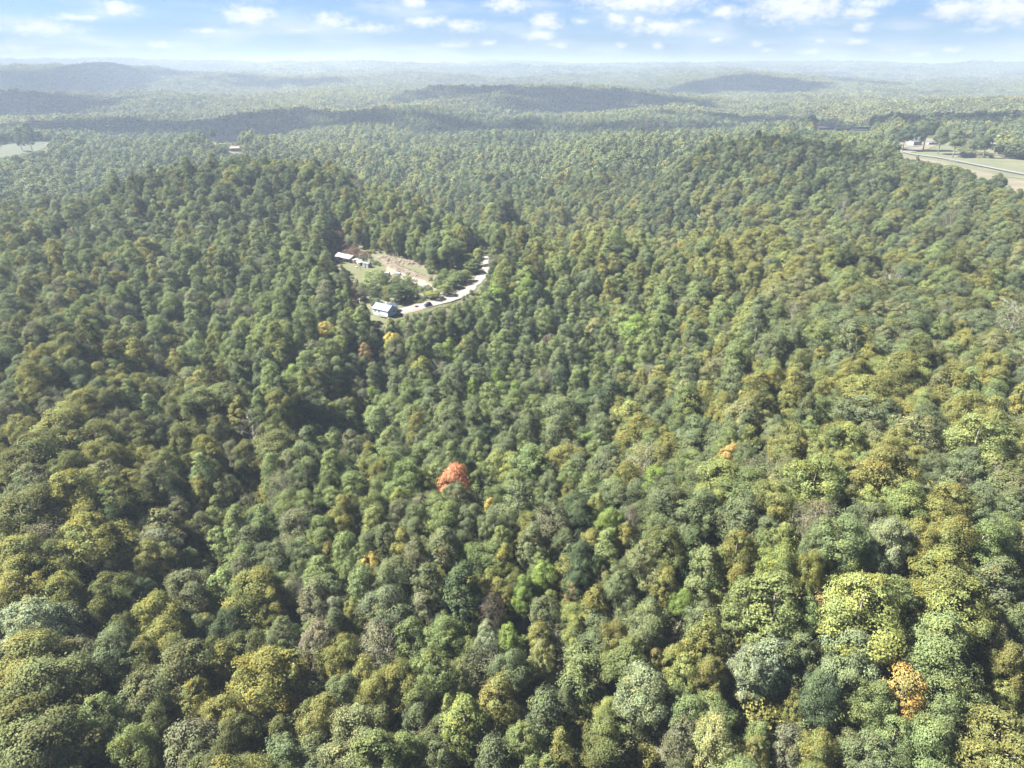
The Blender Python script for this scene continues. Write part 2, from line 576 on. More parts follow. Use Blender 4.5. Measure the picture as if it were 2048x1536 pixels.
# ------------------------------------------------------------------ ground sheet
az_list = np.concatenate([np.arange(-180, -56, 6.0), np.arange(-56, -40, 1.0), np.arange(-40, 40.01, 0.3), np.arange(41, 57, 1.0), np.arange(60, 180, 6.0)])
rad_list = np.concatenate([[1.0, 15.0], np.exp(np.linspace(math.log(30), math.log(330), 46)), np.arange(334, 500, 4.0), np.exp(np.linspace(math.log(504), math.log(45000), 190))])
AA, RR = np.meshgrid(np.radians(az_list), rad_list, indexing='ij')
gx, gy = RR * np.sin(AA), RR * np.cos(AA)
gz = ground(gx, gy)
na, nr = AA.shape
idx = np.arange(na * nr).reshape(na, nr)
nxt = np.roll(idx, -1, axis=0)
quads = np.stack([idx[:, :-1], idx[:, 1:], nxt[:, 1:], nxt[:, :-1]], -1).reshape(-1, 4)
g = mesh_obj('ground', np.stack([gx, gy, gz], -1).reshape(-1, 3), quads[:, ::-1].copy(), M_FLOOR, smooth_=True)
structure(g)

# ------------------------------------------------------------------ tree crowns
def unit(a):
    return a / np.maximum(np.linalg.norm(a, axis=-1, keepdims=True), 1e-9)


def leaf_quads(c, n, size, g, aspect=0.62):
    """one small kinked spray of leaves per centre"""
    k = len(c)
    t = unit(np.cross(n, unit(g.normal(size=(k, 3)))))
    b = np.cross(n, t)
    s = (size * g.uniform(0.7, 1.35, k))[:, None]
    p = np.stack([c - t * s - n * s * 0.25, c + b * s * aspect, c + t * s - n * s * 0.25, c - b * s * aspect], 1)
    return p.reshape(-1, 3)


def lobed_crown(g, kind, H, Rr, z0, lobes, per, lsize, lr):
    """crown = a few boughs, each a dome of tufts (lobes), each tuft a ragged shell of leaf sprays"""
    a, b = Rr, (H - z0) / 2
    zc = (z0 + H) / 2
    boughs = []                                    # centre, horizontal radius, vertical radius
    if kind == 'oak':
        nb = int(g.integers(9, 14))
        for i in range(nb):
            th = i * 2.4 + g.normal(0, .35)
            rr = a * (0 if i == 0 else g.uniform(.32, .72))
            br = a * g.uniform(.26, .44) * (1.3 if i == 0 else 1)
            top = b * (0.98 if i == 0 else g.uniform(-.05, .9))
            bv = br * g.uniform(1.0, 1.6)
            boughs.append((np.array([rr * math.cos(th), rr * math.sin(th), zc + top - bv]), br, bv))
    elif kind == 'poplar':
        boughs.append((np.array([0, 0, zc]), a * .9, b))
        for i in range(int(g.integers(2, 5))):
            th = g.uniform(0, 6.28)
            rr = a * g.uniform(.35, .6)
            boughs.append((np.array([rr * math.cos(th), rr * math.sin(th), zc + b * g.uniform(-.45, .12)]), a * g.uniform(.42, .6), b * g.uniform(.35, .6)))
    elif kind == 'round':
        boughs.append((np.array([0, 0, zc]), a * .82, b * .95))
        for i in range(int(g.integers(3, 6))):
            th = i * 1.9 + g.normal(0, .3)
            rr = a * g.uniform(.35, .55)
            boughs.append((np.array([rr * math.cos(th), rr * math.sin(th), zc + b * g.uniform(-.5, .35)]), a * g.uniform(.42, .58), b * g.uniform(.35, .6)))
    cs, ls, outs = [], [], []
    tries = 0
    area = np.array([q[1] * q[2] for q in boughs])
    if kind == 'feather':
        for i in range(lobes):
            tier = i % 7
            ct = 0.95 - 0.29 * tier
            rr = a * .86 * (0.25 + 0.75 * math.sin(0.35 + tier * 0.36)) * math.sqrt(g.uniform(0.1, 1))
            th = i * 2.4 + g.normal(0, .3)
            cs.append((rr * math.cos(th), rr * math.sin(th), zc + b * ct * .85 + g.normal(0, .25)))
            ls.append(lr * g.uniform(.6, 1.3))
            outs.append(unit(np.array([cs[-1][0], cs[-1][1], a * .9])))
    while len(cs) < lobes and tries < lobes * 30:
        tries += 1
        c0, br, bv = boughs[g.choice(len(boughs), p=area / area.sum())]
        d = unit(g.normal(size=3))
        if d[2] < (-.75 if kind != 'oak' else -.6):
            continue
        e = d.copy()
        if kind == 'poplar':                        # narrowing to a point upwards
            w = math.sqrt(max(0, 1 - d[2] ** 2)) * (1 - .38 * max(0, d[2]) ** 1.5)
            h2 = unit(np.array([d[0], d[1], 0]) + 1e-6)
            e = np.array([h2[0] * w, h2[1] * w, d[2]])
        p = c0 + e * np.array([br, br, bv]) * (1 - abs(g.normal(0, .07)) + (g.uniform(.0, .16) if g.random() < .2 else 0))
        ins = any(((p - q[0]) ** 2 / np.array([q[1], q[1], q[2]]) ** 2).sum() < .72 for q in boughs if q[0] is not c0)
        if ins or p[2] < z0 * .85:
            continue
        if cs:
            dd = np.linalg.norm(np.array(cs) - p, axis=1)
            if dd.min() < lr * .52:
                continue
        cs.append(tuple(p))
        ls.append(lr * float(np.exp(g.normal(0, .26))))
        outs.append(unit(d / np.array([br, br, bv]) * br))
    for i in range(max(3, lobes // 12)):             # a few loose tufts inside
        c0, br, bv = boughs[int(g.integers(len(boughs)))] if boughs else (np.array([0, 0, zc]), a * .6, b * .6)
        d = g.normal(size=3) * .33
        cs.append(tuple(c0 + d * np.array([br, br, bv])))
        ls.append(lr * .8)
        outs.append(unit(d))
    cs, ls, outs = np.array(cs), np.array(ls), np.array(outs)
    pts, nrm, siz, tone = [], [], [], []
    for c, r, out in zip(cs, ls, outs):
        k = max(4, int(per * (r / lr) ** 1.7 * g.uniform(0.75, 1.15)))
        d = unit(g.normal(size=(k, 3)) + out * 0.8 + np.array([0, 0, 0.25]))
        rad = r * (1 + g.normal(0, 0.24, k)).clip(.35, 1.6)[:, None]
        flat = np.array([1, 1, 0.36 if kind == 'feather' else 0.74])
        pts.append(c + d * rad * flat)
        nrm.append(unit(d * 0.75 + out * 0.5 + g.normal(size=(k, 3)) * 0.27 + np.array([0, 0, 0.2])))
        siz.append(np.full(k, lsize))
        tone.append(np.tile([g.uniform(0.87, 1.14), abs(g.normal(0, 0.20)), max(0, g.normal(0.10, .25))], (k, 1)))
    pts, nrm, siz, tone = np.concatenate(pts), np.concatenate(nrm), np.concatenate(siz), np.concatenate(tone)
    return pts, nrm, siz, tone, cs


def limbs(g, H, z0, targets, rb, lean=0.3, sides=6):
    m = MB()
    top = H * 0.84
    off = g.normal(0, lean, (5, 2))
    off[0] = 0
    pts = [(off[:i + 1, 0].sum() * 0.5, off[:i + 1, 1].sum() * 0.5, -0.6 + (top + 0.6) * i / 4) for i in range(5)]
    m.tube(pts, [rb * 1.25, rb * 0.9, rb * 0.72, rb * 0.48, rb * 0.16], sides)
    for t in targets:
        t = np.array(t)
        zb = np.clip(t[2] - 0.55 * math.hypot(t[0], t[1]) - 0.8, z0 * 0.75, top * 0.92)
        f = (zb + 0.6) / (top + 0.6) * 4
        i = int(min(f, 3.99))
        base = np.array(pts[i]) + (np.array(pts[i + 1]) - np.array(pts[i])) * (f - i)
        mid = base + (t - base) * 0.5 + np.array([0, 0, -0.06 * np.linalg.norm(t - base)]) + g.normal(0, 0.2, 3)
        r = rb * 0.42 * (1 - zb / H * 0.55)
        m.tube([base, mid, t], [r, r * 0.6, r * 0.18], 5, cap=False)
        for q in range(2):
            e = mid + (t - mid) * g.uniform(0.3, 0.7) + g.normal(0, 0.9, 3)
            m.tube([mid, e], [r * 0.45, r * 0.12], 4, cap=False)
    return m


def bare_limbs(g, H, rb, spread=1.0, depth=4, start=0.35, n0=9):
    m = MB()

    def grow(p, d, ln, r, k):
        n = 3
        pts, q = [p], p
        for i in range(n):
            d = unit(d + g.normal(0, 0.13, 3) + np.array([0, 0, 0.05]))
            q = q + d * ln / n
            pts.append(q)
        m.tube(pts, [r * (1 - 0.5 * i / n) for i in range(n + 1)], 5 if k > 1 else 4, cap=False)
        if k <= 0:
            return
        for j in range(3 if k > 1 else 4):
            e = unit(d + g.normal(0, 0.55, 3) * np.array([1, 1, .7]) + np.array([0, 0, 0.12]))
            s = pts[1 + (j % n)]
            grow(s, e, ln * g.uniform(0.5, 0.72), r * 0.46, k - 1)

    pts = [(0, 0, -0.6)]
    q = np.array([0, 0, 0.0])
    d = np.array([0, 0, 1.0])
    for i in range(6):
        d = unit(d + np.array([*g.normal(0, 0.05, 2), 0]))
        q = q + d * H * 0.95 / 6
        pts.append(tuple(q))
    m.tube(pts, [rb * 1.1, rb, rb * .85, rb * .68, rb * .5, rb * .3, rb * .08], 7)
    for j in range(n0):
        f = start + (0.95 - start) * (j + g.uniform(0, 1)) / n0
        i = int(f * 6)
        b = np.array(pts[i]) + (np.array(pts[min(i + 1, 6)]) - np.array(pts[i])) * (f * 6 - i)
        th = j * 2.4 + g.normal(0, 0.4)
        e = unit(np.array([math.cos(th) * spread, math.sin(th) * spread, 0.75 + 0.5 * f]))
        grow(b, e, H * 0.30 * (1.15 - 0.6 * f), rb * 0.5 * (1.1 - 0.7 * f), depth - 2)
    return m


def crown_mesh(name, pts, nrm, siz, tone, g):
    q = leaf_quads(pts, nrm, siz, g)
    n = len(pts)
    o = mesh_obj(name, q, np.arange(n * 4).reshape(n, 4), M_LEAF)
    a = o.data.attributes.new('tone', 'FLOAT_VECTOR', 'POINT')
    t = np.zeros((n, 4, 3), np.float32)
    t[:] = tone[:, None, :]
    a.data.foreach_set('vector', t.ravel())
    me = o.data
    bpy.data.objects.remove(o)
    return me


def trunk_mesh(name, m, mat):
    o = m.build(name, mat, smooth_=True)
    me = o.data
    bpy.data.objects.remove(o)
    return me


# kinds of tree: crown mesh, trunk mesh, own height, own crown radius
PROTO = {}


def make_proto(kind, i):
    g = np.random.default_rng(100 * i + {'oak': 1, 'poplar': 2, 'round': 3, 'feather': 4, 'twig': 5, 'bare': 6, 'shrub': 7}[kind])
    if kind == 'oak':
        H, Rr, z0 = 18.0, 5.2, 3.4
        p = lobed_crown(g, 'oak', H, Rr, z0, int(g.integers(96, 118)), 175, 0.165, 1.05)
        m = limbs(g, H, z0, p[4][g.choice(len(p[4]), 11, False)], 0.30)
    elif kind == 'poplar':
        H, Rr, z0 = 20.0, 3.3, 3.2
        p = lobed_crown(g, 'poplar', H, Rr, z0, int(g.integers(78, 96)), 92, 0.20, 0.86)
        m = limbs(g, H, z0, p[4][g.choice(len(p[4]), 8, False)], 0.26, 0.15)
    elif kind == 'round':
        H, Rr, z0 = 16.0, 4.2, 3.0
        p = lobed_crown(g, 'round', H, Rr, z0, int(g.integers(84, 104)), 92, 0.185, 0.92)
        m = limbs(g, H, z0, p[4][g.choice(len(p[4]), 10, False)], 0.24)
    elif kind == 'feather':
        H, Rr, z0 = 16.0, 4.4, 5.0
        p = lobed_crown(g, 'feather', H, Rr, z0, 64, 95, 0.20, 1.3)
        m = limbs(g, H, z0, p[4][g.choice(len(p[4]), 12, False)], 0.22)
    elif kind == 'twig':                             # thin, half-dead crown, limbs showing through
        H, Rr, z0 = 17.0, 3.8, 4.5
        p = lobed_crown(g, 'round', H, Rr, z0, 80, 42, 0.15, 1.1)
        m = bare_limbs(g, H * 0.94, 0.24, 0.75)
    elif kind == 'bare':
        H, Rr, z0 = 17.0, 4.0, 5.0
        p = lobed_crown(g, 'round', H, Rr, z0, 40, 3, 0.17, 1.0)
        m = bare_limbs(g, H, 0.27, 1.0, 4, 0.4, 10)
    elif kind == 'shrub':
        H, Rr, z0 = 4.5, 2.3, 0.2
        p = lobed_crown(g, 'round', H, Rr, z0, 26, 70, 0.18, 0.85)
        m = limbs(g, H, 0.5, p[4][:4], 0.07)
    cm = crown_mesh('crown_' + kind, p[0], p[1], p[2], p[3], g)
    tm = trunk_mesh('trunk_' + kind, m, M_PALEBARK if kind in ('bare', 'twig') else M_BARK)
    PROTO.setdefault(kind, []).append((cm, tm, H, Rr, p))


for kind, n in (('oak', 6), ('poplar', 5), ('round', 4), ('feather', 2), ('twig', 3), ('bare', 3), ('shrub', 2)):
    for i in range(n):
        make_proto(kind, i)

# linear base colours of the foliage
PAL = {'og': (0.140, 0.143, 0.050), 'ol': (.086, .094, .040), 'lg': (.118, .152, .066), 'gg': (.094, .116, .066), 'bg': (.148, .178, .112),
       'dg': (.052, .074, .043), 'br': (0.097, 0.108, 0.052), 'gb': (0.106, 0.113, 0.072), 'yl': (0.146, 0.170, 0.062), 'bl': (.128, .185, .052),
       'ta': (0.136, 0.144, 0.076), 'or': (0.300, 0.220, 0.075), 'rd': (.360, .150, .095), 'ye': (0.300, 0.250, 0.080), 'mu': (0.142, 0.142, 0.050),
       'pu': (.082, .066, .058), 'pk': (0.140, 0.132, 0.098), 'gy': (.210, .195, .175), 'pt': (0.190, 0.195, 0.085), 'ru': (0.170, 0.138, 0.066)}
CNAME = {'og': 'yellow-olive', 'ol': 'dark olive', 'lg': 'light green', 'gg': 'grey-green', 'bg': 'pale blue-green', 'dg': 'deep green', 'br': 'brownish olive',
         'gb': 'grey-brown', 'yl': 'yellow-green', 'bl': 'bright fresh green', 'ta': 'tan green', 'or': 'orange', 'rd': 'coral red', 'ye': 'golden yellow',
         'mu': 'mustard', 'pu': 'purplish brown', 'pk': 'pinkish brown', 'gy': 'bare grey', 'pt': 'pale gold', 'ru': 'rusty brown'}

# ------------------------------------------------------------------ the homestead clearing, fields and roads
def W(pts):
    return [hit(u, v) for u, v in pts]


def px2world(u, v):
    return Vector(hit(u, v))


ROAD = W([(790, 626), (812, 620), (838, 615), (862, 609), (884, 603), (905, 597), (925, 588), (944, 575), (959, 559), (970, 542), (976, 528), (973, 517), (966, 510)])
DRIVE = W([(905, 597), (893, 594), (876, 586), (850, 573), (832, 564), (812, 558), (780, 550)])
YARD = W([(728, 630), (742, 646), (775, 647), (800, 640), (850, 626), (900, 611), (915, 600), (880, 596), (846, 604), (800, 612), (765, 612), (740, 616)])
LAWN = W([(668, 526), (690, 519), (740, 530), (775, 536), (790, 550), (770, 568), (748, 577), (728, 571), (705, 553)])
LOT = W([(775, 534), (846, 560), (866, 572), (850, 578), (820, 570), (790, 558), (770, 548)])
BANKZ = W([(742, 508), (845, 532), (872, 556), (850, 566), (790, 540), (748, 524)])
BRUSH1 = W([(668, 450), (684, 452), (700, 490), (735, 508), (740, 517), (700, 518), (666, 512)])
BRUSH2 = W([(662, 548), (684, 548), (702, 572), (718, 600), (712, 618), (690, 610), (676, 580)])
_t = hit(672, 437)
TOPCLEAR = [np.array([_t[0] + a, _t[1] + b, 0]) for a, b in ((-4.5, -2), (3.5, -2.5), (4.5, 2), (-3.5, 2.5))]
LFIELD = W([(-40, 300), (0, 290), (60, 283), (98, 284), (92, 296), (60, 306), (20, 316), (-40, 326)])
LCLEAR = W([(405, 272), (470, 266), (478, 284), (425, 290)])
RFIELD = W([(1800, 312), (1830, 316), (1900, 330), (1970, 346), (2048, 362), (2120, 378), (2120, 470), (2048, 430), (1960, 390), (1880, 350), (1790, 325)])
RFIELD2 = W([(1880, 318), (1990, 317), (2120, 330), (2120, 364), (2048, 347), (1970, 334), (1900, 324)])
FARMYARD = W([(1765, 287), (1800, 280), (1850, 276), (1890, 286), (1862, 297), (1835, 305), (1800, 308), (1760, 298)])
FARFIELD = W([(1632, 256), (1685, 255), (1690, 262), (1640, 262)])
FARFIELD2 = W([(1704, 262), (1735, 262), (1735, 268), (1706, 268)])
VROAD = W([(1808, 305), (1830, 311), (1870, 316), (1900, 321), (1950, 331), (2000, 341), (2060, 353), (2130, 368)])
VALLEYOPEN = W([(1748, 298), (1800, 282), (1890, 286), (1930, 312), (2130, 353), (2130, 372), (1900, 334), (1800, 324), (1745, 312)])
FARYARD1 = W([(1630, 258), (1740, 264), (1745, 272), (1690, 274), (1625, 270)])
FARYARD2 = W([(1955, 296), (1992, 296), (1992, 305), (1957, 305)])
VDRIVE = W([(1760, 300), (1800, 297), (1840, 293)])

LOWZONE2 = W([(684, 600), (748, 600), (748, 646), (684, 646)])
LOWZONE = W([(735, 612), (760, 575), (830, 575), (868, 560), (905, 545), (962, 508), (985, 508), (985, 560), (925, 606), (800, 625)])
OPEN_POLYS = [(YARD, .5), (LAWN, .5), (LOT, .5), (BANKZ, .4), (BRUSH1, .2), (BRUSH2, .2), (TOPCLEAR, .3), (LFIELD, 1), (LCLEAR, 1), (RFIELD, 1), (RFIELD2, 1), (FARMYARD, 1), (FARFIELD, 1), (FARFIELD2, 1), (VALLEYOPEN, 1), (FARYARD1, 1), (FARYARD2, 1)]
OPEN_LINES = [(ROAD, 8), (DRIVE, 5), (VROAD, 14), (VDRIVE, 10)]
VIEW_POLYS = [[(735, 596), (800, 603), (845, 600), (905, 585), (950, 545), (962, 512), (984, 512), (984, 545), (955, 588), (910, 606), (850, 624), (800, 640), (765, 650), (735, 640)],
              [(655, 498), (745, 500), (870, 545), (870, 568), (835, 570), (812, 545), (760, 542), (748, 568), (705, 560), (660, 530)],
              [(700, 560), (716, 575), (725, 606), (716, 606), (690, 580)]]


VIEW_FAR = [[(1628, 250), (1740, 240), (1742, 262), (1630, 260)], [(1798, 268), (1895, 275), (1992, 285), (1992, 300), (1960, 322), (1880, 312), (1798, 306)],
            [(452, 292), (488, 292), (488, 306), (452, 306)], [(141, 342), (156, 342), (156, 351), (141, 351)], [(-20, 290), (100, 284), (95, 298), (0, 314), (-20, 318)],
            [(408, 270), (478, 266), (478, 284), (425, 288)], [(1800, 306), (1960, 330), (2130, 365), (2130, 372), (1960, 338), (1800, 314)]]


def sheet(name, poly, mat, lift, step, label=None):
    """a sheet of ground cover draped over the land inside an outline"""
    p = np.array([q[:2] for q in poly])
    # soften the outline with small irregular steps
    out = []
    rr_ = np.random.default_rng(len(name) * 7 + 1)
    for i in range(len(p)):
        a, b = p[i], p[(i + 1) % len(p)]
        k = max(1, int(np.linalg.norm(b - a) / (step * 1.2)))
        for j in range(k):
            out.append(a + (b - a) * j / k + rr_.normal(0, step * .12, 2))
    out = np.array(out)
    import bmesh
    bm = bmesh.new()
    vs_ = [bm.verts.new((q[0], q[1], 0)) for q in out]
    f = bm.faces.new(vs_)
    bmesh.ops.triangulate(bm, faces=[f])
    for _ in range(7):
        big = [e for e in bm.edges if e.calc_length() > step * 1.6]
        if not big:
            break
        bmesh.ops.subdivide_edges(bm, edges=big, cuts=1)
        bmesh.ops.triangulate(bm, faces=[f for f in bm.faces if len(f.verts) > 3])
    co = np.array([v.co[:2] for v in bm.verts])
    zz = ground(co[:, 0], co[:, 1]) + lift
    for v, z_ in zip(bm.verts, zz):
        v.co.z = z_
    me_ = bpy.data.meshes.new(name)
    bm.normal_update()
    for f in bm.faces:
        if f.normal.z < 0:
            f.normal_flip()
    bm.to_mesh(me_)
    bm.free()
    me_.materials.append(mat)
    o = bpy.data.objects.new(name, me_)
    COL.objects.link(o)
    return structure(o)


def ribbon(name, line, width, mat, lift, step=3.0, wob=.25):
    """a road: a strip with a slight crown, laid over the land"""
    pts = [np.array(q[:2]) for q in line]
    sp = []
    for i in range(len(pts) - 1):           # Catmull-Rom through the sighted points
        p0, p1, p2, p3 = pts[max(i - 1, 0)], pts[i], pts[i + 1], pts[min(i + 2, len(pts) - 1)]
        k = max(2, int(np.linalg.norm(p2 - p1) / step))
        for j in range(k):
            t = j / k
            sp.append(0.5 * (2 * p1 + (p2 - p0) * t + (2 * p0 - 5 * p1 + 4 * p2 - p3) * t * t + (3 * p1 - p0 - 3 * p2 + p3) * t ** 3))
    sp.append(pts[-1])
    sp = np.array(sp)
    rr_ = np.random.default_rng(3)
    vv, ff = [], []
    for i, q in enumerate(sp):
        d = sp[min(i + 1, len(sp) - 1)] - sp[max(i - 1, 0)]
        d = d / np.linalg.norm(d)
        nn_ = np.array([-d[1], d[0]])
        z0 = float(ground(q[0], q[1]))
        wl_, wr_ = width / 2 + rr_.normal(0, wob), width / 2 + rr_.normal(0, wob)
        for s, dz in ((-wl_, -.12), (-width * .25, .06), (0, .03), (width * .25, .06), (wr_, -.12)):
            c = q + nn_ * s
            vv.append((c[0], c[1], max(float(ground(c[0], c[1])), z0 - .4) + lift + dz))
    for i in range(len(sp) - 1):
        for j in range(4):
            ff.append((i * 5 + j, i * 5 + j + 1, i * 5 + j + 6, i * 5 + j + 5))
    return structure(mesh_obj(name, vv, ff, mat, smooth_=True))


M_GRAVEL = plain('pale gravel', (0.1148, 0.1066, 0.0902), .95, scale=.9, col2=(0.1558, 0.1476, 0.1312), bump=.3)
M_DIRT = plain('tan dirt', (0.0936, 0.0756, 0.0540), .95, scale=.5, col2=(0.1440, 0.1188, 0.0900), bump=.3)
M_BANK = plain('cut clay bank', (0.0555, 0.0444, 0.0303), .95, scale=.55, col2=(0.0999, 0.0829, 0.0614), bump=.5, stretch=(1.6, 1.6, .35), detail=6)
M_LAWN = plain('mown grass', (0.0400, 0.0464, 0.0192), .95, scale=.45, col2=(0.0656, 0.0656, 0.0288), bump=.4, detail=6)
M_HAY = plain('dry meadow', (0.0640, 0.0569, 0.0367), .95, scale=.012, col2=(0.0975, 0.0850, 0.0577), bump=.2, detail=7, stretch=(1, 2.5, 1))
M_PAST = plain('green pasture', (0.0434, 0.0504, 0.0252), .95, scale=.02, col2=(0.0735, 0.0728, 0.0385), bump=.2, detail=7)
M_SCRUB = plain('dry scrub', (.045, .038, .026), .95, scale=.3, col2=(.085, .066, .045))

sheet('lawn', LAWN, M_LAWN, .20, 3)
sheet('yard', YARD, M_LAWN, .20, 3)
sheet('bank_grass', W([(752, 522), (838, 534), (868, 552), (846, 557), (800, 541), (764, 530)]), M_LAWN, .22, 3)
sheet('dirt_lot', LOT, M_DIRT, .24, 3)
sheet('scrub_ground', BRUSH1, M_SCRUB, .16, 4)
sheet('scrub_ground', BRUSH2, M_SCRUB, .16, 4)
sheet('cleared_ground', TOPCLEAR, M_DIRT, .25, 3)
sheet('hay_field', RFIELD, M_HAY, .8, 20)
sheet('pasture', RFIELD2, M_PAST, .8, 20)
sheet('valley_grass', VALLEYOPEN, M_PAST, .3, 18)
sheet('valley_grass', FARYARD1, M_PAST, .3, 18)
sheet('farmyard', FARMYARD, M_HAY, .8, 14)
sheet('hay_field', FARFIELD, M_HAY, .6, 20)
sheet('hay_field', FARFIELD2, M_HAY, .6, 20)
ribbon('gravel_road', ROAD, 5.6, M_GRAVEL, .42, wob=.4)
ribbon('driveway', DRIVE, 4.4, M_GRAVEL, .38, wob=.4)
M_GREYROAD = plain('pale grey road', (0.0788, 0.0788, 0.0750), .9, scale=.3, col2=(0.1050, 0.1050, 0.1013))
M_LEFTPAST = plain('far pasture', (0.0245, 0.0317, 0.0180), .95, scale=.03, col2=(0.0374, 0.0439, 0.0252), detail=7)
sheet('pasture', LFIELD, M_LEFTPAST, .5, 14)
sheet('pasture', LCLEAR, M_LEFTPAST, .6, 12)
ribbon('valley_road', VROAD, 7.0, M_GREYROAD, 1.5, 12)
ribbon('farm_track', VDRIVE, 5.0, M_GREYROAD, 1.5, 12)
# worn dirt beside the road, at the parking place
sheet('dirt_verge', W([(800, 618), (845, 606), (900, 592), (908, 601), (880, 609), (840, 622), (805, 630)]), M_DIRT, .30, 2.5)


def bank(name, a, b, tiers, seed):
    """cut bank: a rough stepped slope that runs from a to b and rises away from the lot"""
    a, b = px2world(*a), px2world(*b)
    d = b - a
    d.z = 0
    Lb = d.length
    d.normalize()
    nrm = Vector((-d.y, d.x, 0))
    if nrm.y < 0:
        nrm = -nrm
    nx, ny = int(Lb / .8), len(tiers)
    g_ = np.random.default_rng(seed)
    vv, ff = [], []
    off = np.cumsum(g_.normal(0, .35, nx + 1)) * .35
    off -= off.mean()
    for i in range(nx + 1):
        f = i / nx
        taper = min(1, min(f, 1 - f) * 5 + .15)
        gully = .5 * math.sin(i * 1.9) * g_.uniform(0, 1)
        for j, (s, h_) in enumerate(tiers):
            mid = 0 < j < ny - 1
            q = a + d * (f * Lb) + nrm * (s + (off[i] + gully + g_.normal(0, .25) if mid else 0))
            z0 = float(ground(q.x, q.y))
            vv.append((q.x, q.y, z0 - .3 + h_ * taper * (1 + (g_.normal(0, .07) if mid else 0))))
    for i in range(nx):
        for j in range(ny - 1):
            ff.append((i * ny + j, (i + 1) * ny + j, (i + 1) * ny + j + 1, i * ny + j + 1))
    return structure(mesh_obj(name, vv, ff, M_BANK))


bank('cut_bank', (758, 527), (846, 561), [(0, 0), (.6, .7), (1.4, 1.6), (2.2, 2.3), (3.4, 2.5), (6, 1.6), (9, -1)], 4)
bank('cut_bank', (748, 516), (834, 536), [(0, 0), (.6, .9), (1.4, 2.0), (2.2, 2.8), (3.6, 3.0), (6, 2.0), (10, -1)], 6)

# ------------------------------------------------------------------ buildings
M_ROOFBLUE = plain('pale blue metal roof', (0.0722, 0.0968, 0.1328), .55, .05, .6, metal=.25)
M_SIDING = plain('pale blue siding', (0.2550, 0.2932, 0.3400), .6, .05, 1.2)
M_WHITE = plain('white trim', (0.3150, 0.3225, 0.3300), .5, .04, 2)
M_GLASS = plain('dark window glass', (.03, .04, .05), .12, .1, 1)
M_DARKWOOD = plain('dark weathered wood', (.10, .085, .07), .9, .3, 2, stretch=(4, 4, .5))
M_TIN = plain('weathered tin', (0.0780, 0.0780, 0.0819), .5, scale=.6, col2=(0.1287, 0.1287, 0.1342), metal=.15)
M_RUST = plain('rusty tin', (0.1540, 0.0980, 0.0770), .7, scale=.5, col2=(0.2940, 0.2310, 0.2100))
M_BLUETIN = plain('blue painted tin', (0.2040, 0.2760, 0.3720), .5, .1, .8)
M_GREYBOARD = plain('grey boards', (0.2040, 0.1860, 0.1680), .9, .25, 1.5, stretch=(3, 3, .4))
M_BLOCK = plain('concrete block', (.40, .39, .37), .9, .12, 3)
M_TANROOF = plain('tan roof', (0.1500, 0.1312, 0.1087), .7, .08, .4)
M_BARNWHITE = plain('white barn paint', (0.1540, 0.1540, 0.1575), .6, .05, .4)
M_DARKROOF = plain('grey shingle roof', (.22, .21, .21), .9, .15, .7)


def window(x0, x1, z0, z1, face, parent, rot=None):
    """a framed window on a wall; face = ('x'|'y', position, outward sign)"""
    ax, pos, sg = face
    f, p = MB(), MB()
    t = .07

    def bx(mb, a0, a1, c0, c1, d0, d1):
        lo, hi = sorted((pos + sg * d0, pos + sg * d1))
        if ax == 'y':
            mb.box(a0, a1, lo, hi, c0, c1)
        else:
            mb.box(lo, hi, a0, a1, c0, c1)
    bx(f, x0 - t, x0, z0 - t, z1 + t, .003, .06)
    bx(f, x1, x1 + t, z0 - t, z1 + t, .003, .06)
    bx(f, x0, x1, z1, z1 + t, .003, .06)
    bx(f, x0, x1, z0 - t, z0, .003, .07)
    bx(f, (x0 + x1) / 2 - .03, (x0 + x1) / 2 + .03, z0, z1, .003, .05)
    bx(p, x0, x1, z0, z1, .002, .025)
    fo = f.build('window', M_WHITE, parent)
    p.build('pane', M_GLASS, fo)
    return fo


def gable_walls(L, Wd, h, rise, z0=-1.2):
    """walls of a gabled box: ridge along x, centred on the origin"""
    m = MB()
    pr = [(-Wd / 2, z0), (Wd / 2, z0), (Wd / 2, h), (0, h + rise), (-Wd / 2, h)]
    k = 5
    m.add([(-L / 2, y, z) for y, z in pr] + [(L / 2, y, z) for y, z in pr],
          [tuple(range(k - 1, -1, -1)), tuple(range(k, 2 * k))] + [(i, (i + 1) % k, (i + 1) % k + k, i + k) for i in range(k) if i not in (2, 3)])
    return m


def gable_roof(L, Wd, h, rise, over=.45, t=.12, sides=(-1, 1), seams=0):
    m = MB()
    sl_ = rise / (Wd / 2)
    for s in sides:
        e = s * (Wd / 2 + over)
        ze = h - over * sl_ + .03
        zr = h + rise + .03
        p = [(-L / 2 - over, 0, zr), (-L / 2 - over, e, ze), (L / 2 + over, e, ze), (L / 2 + over, 0, zr)]
        if s > 0:
            p = p[::-1]
        m.slab([(a, b, c + t) for a, b, c in p], t)
        for k in range(seams):
            x = -L / 2 - over + (k + .5) * (L + 2 * over) / seams
            q = [(x - .03, 0, zr + t + .05), (x - .03, e, ze + t + .05), (x + .03, e, ze + t + .05), (x + .03, 0, zr + t + .05)]
            m.slab(q[::-1] if s > 0 else q, .045)
    m.box(-L / 2 - over - .01, L / 2 + over + .01, -.14, .14, h + rise + t - .02, h + rise + t + .07)
    return m


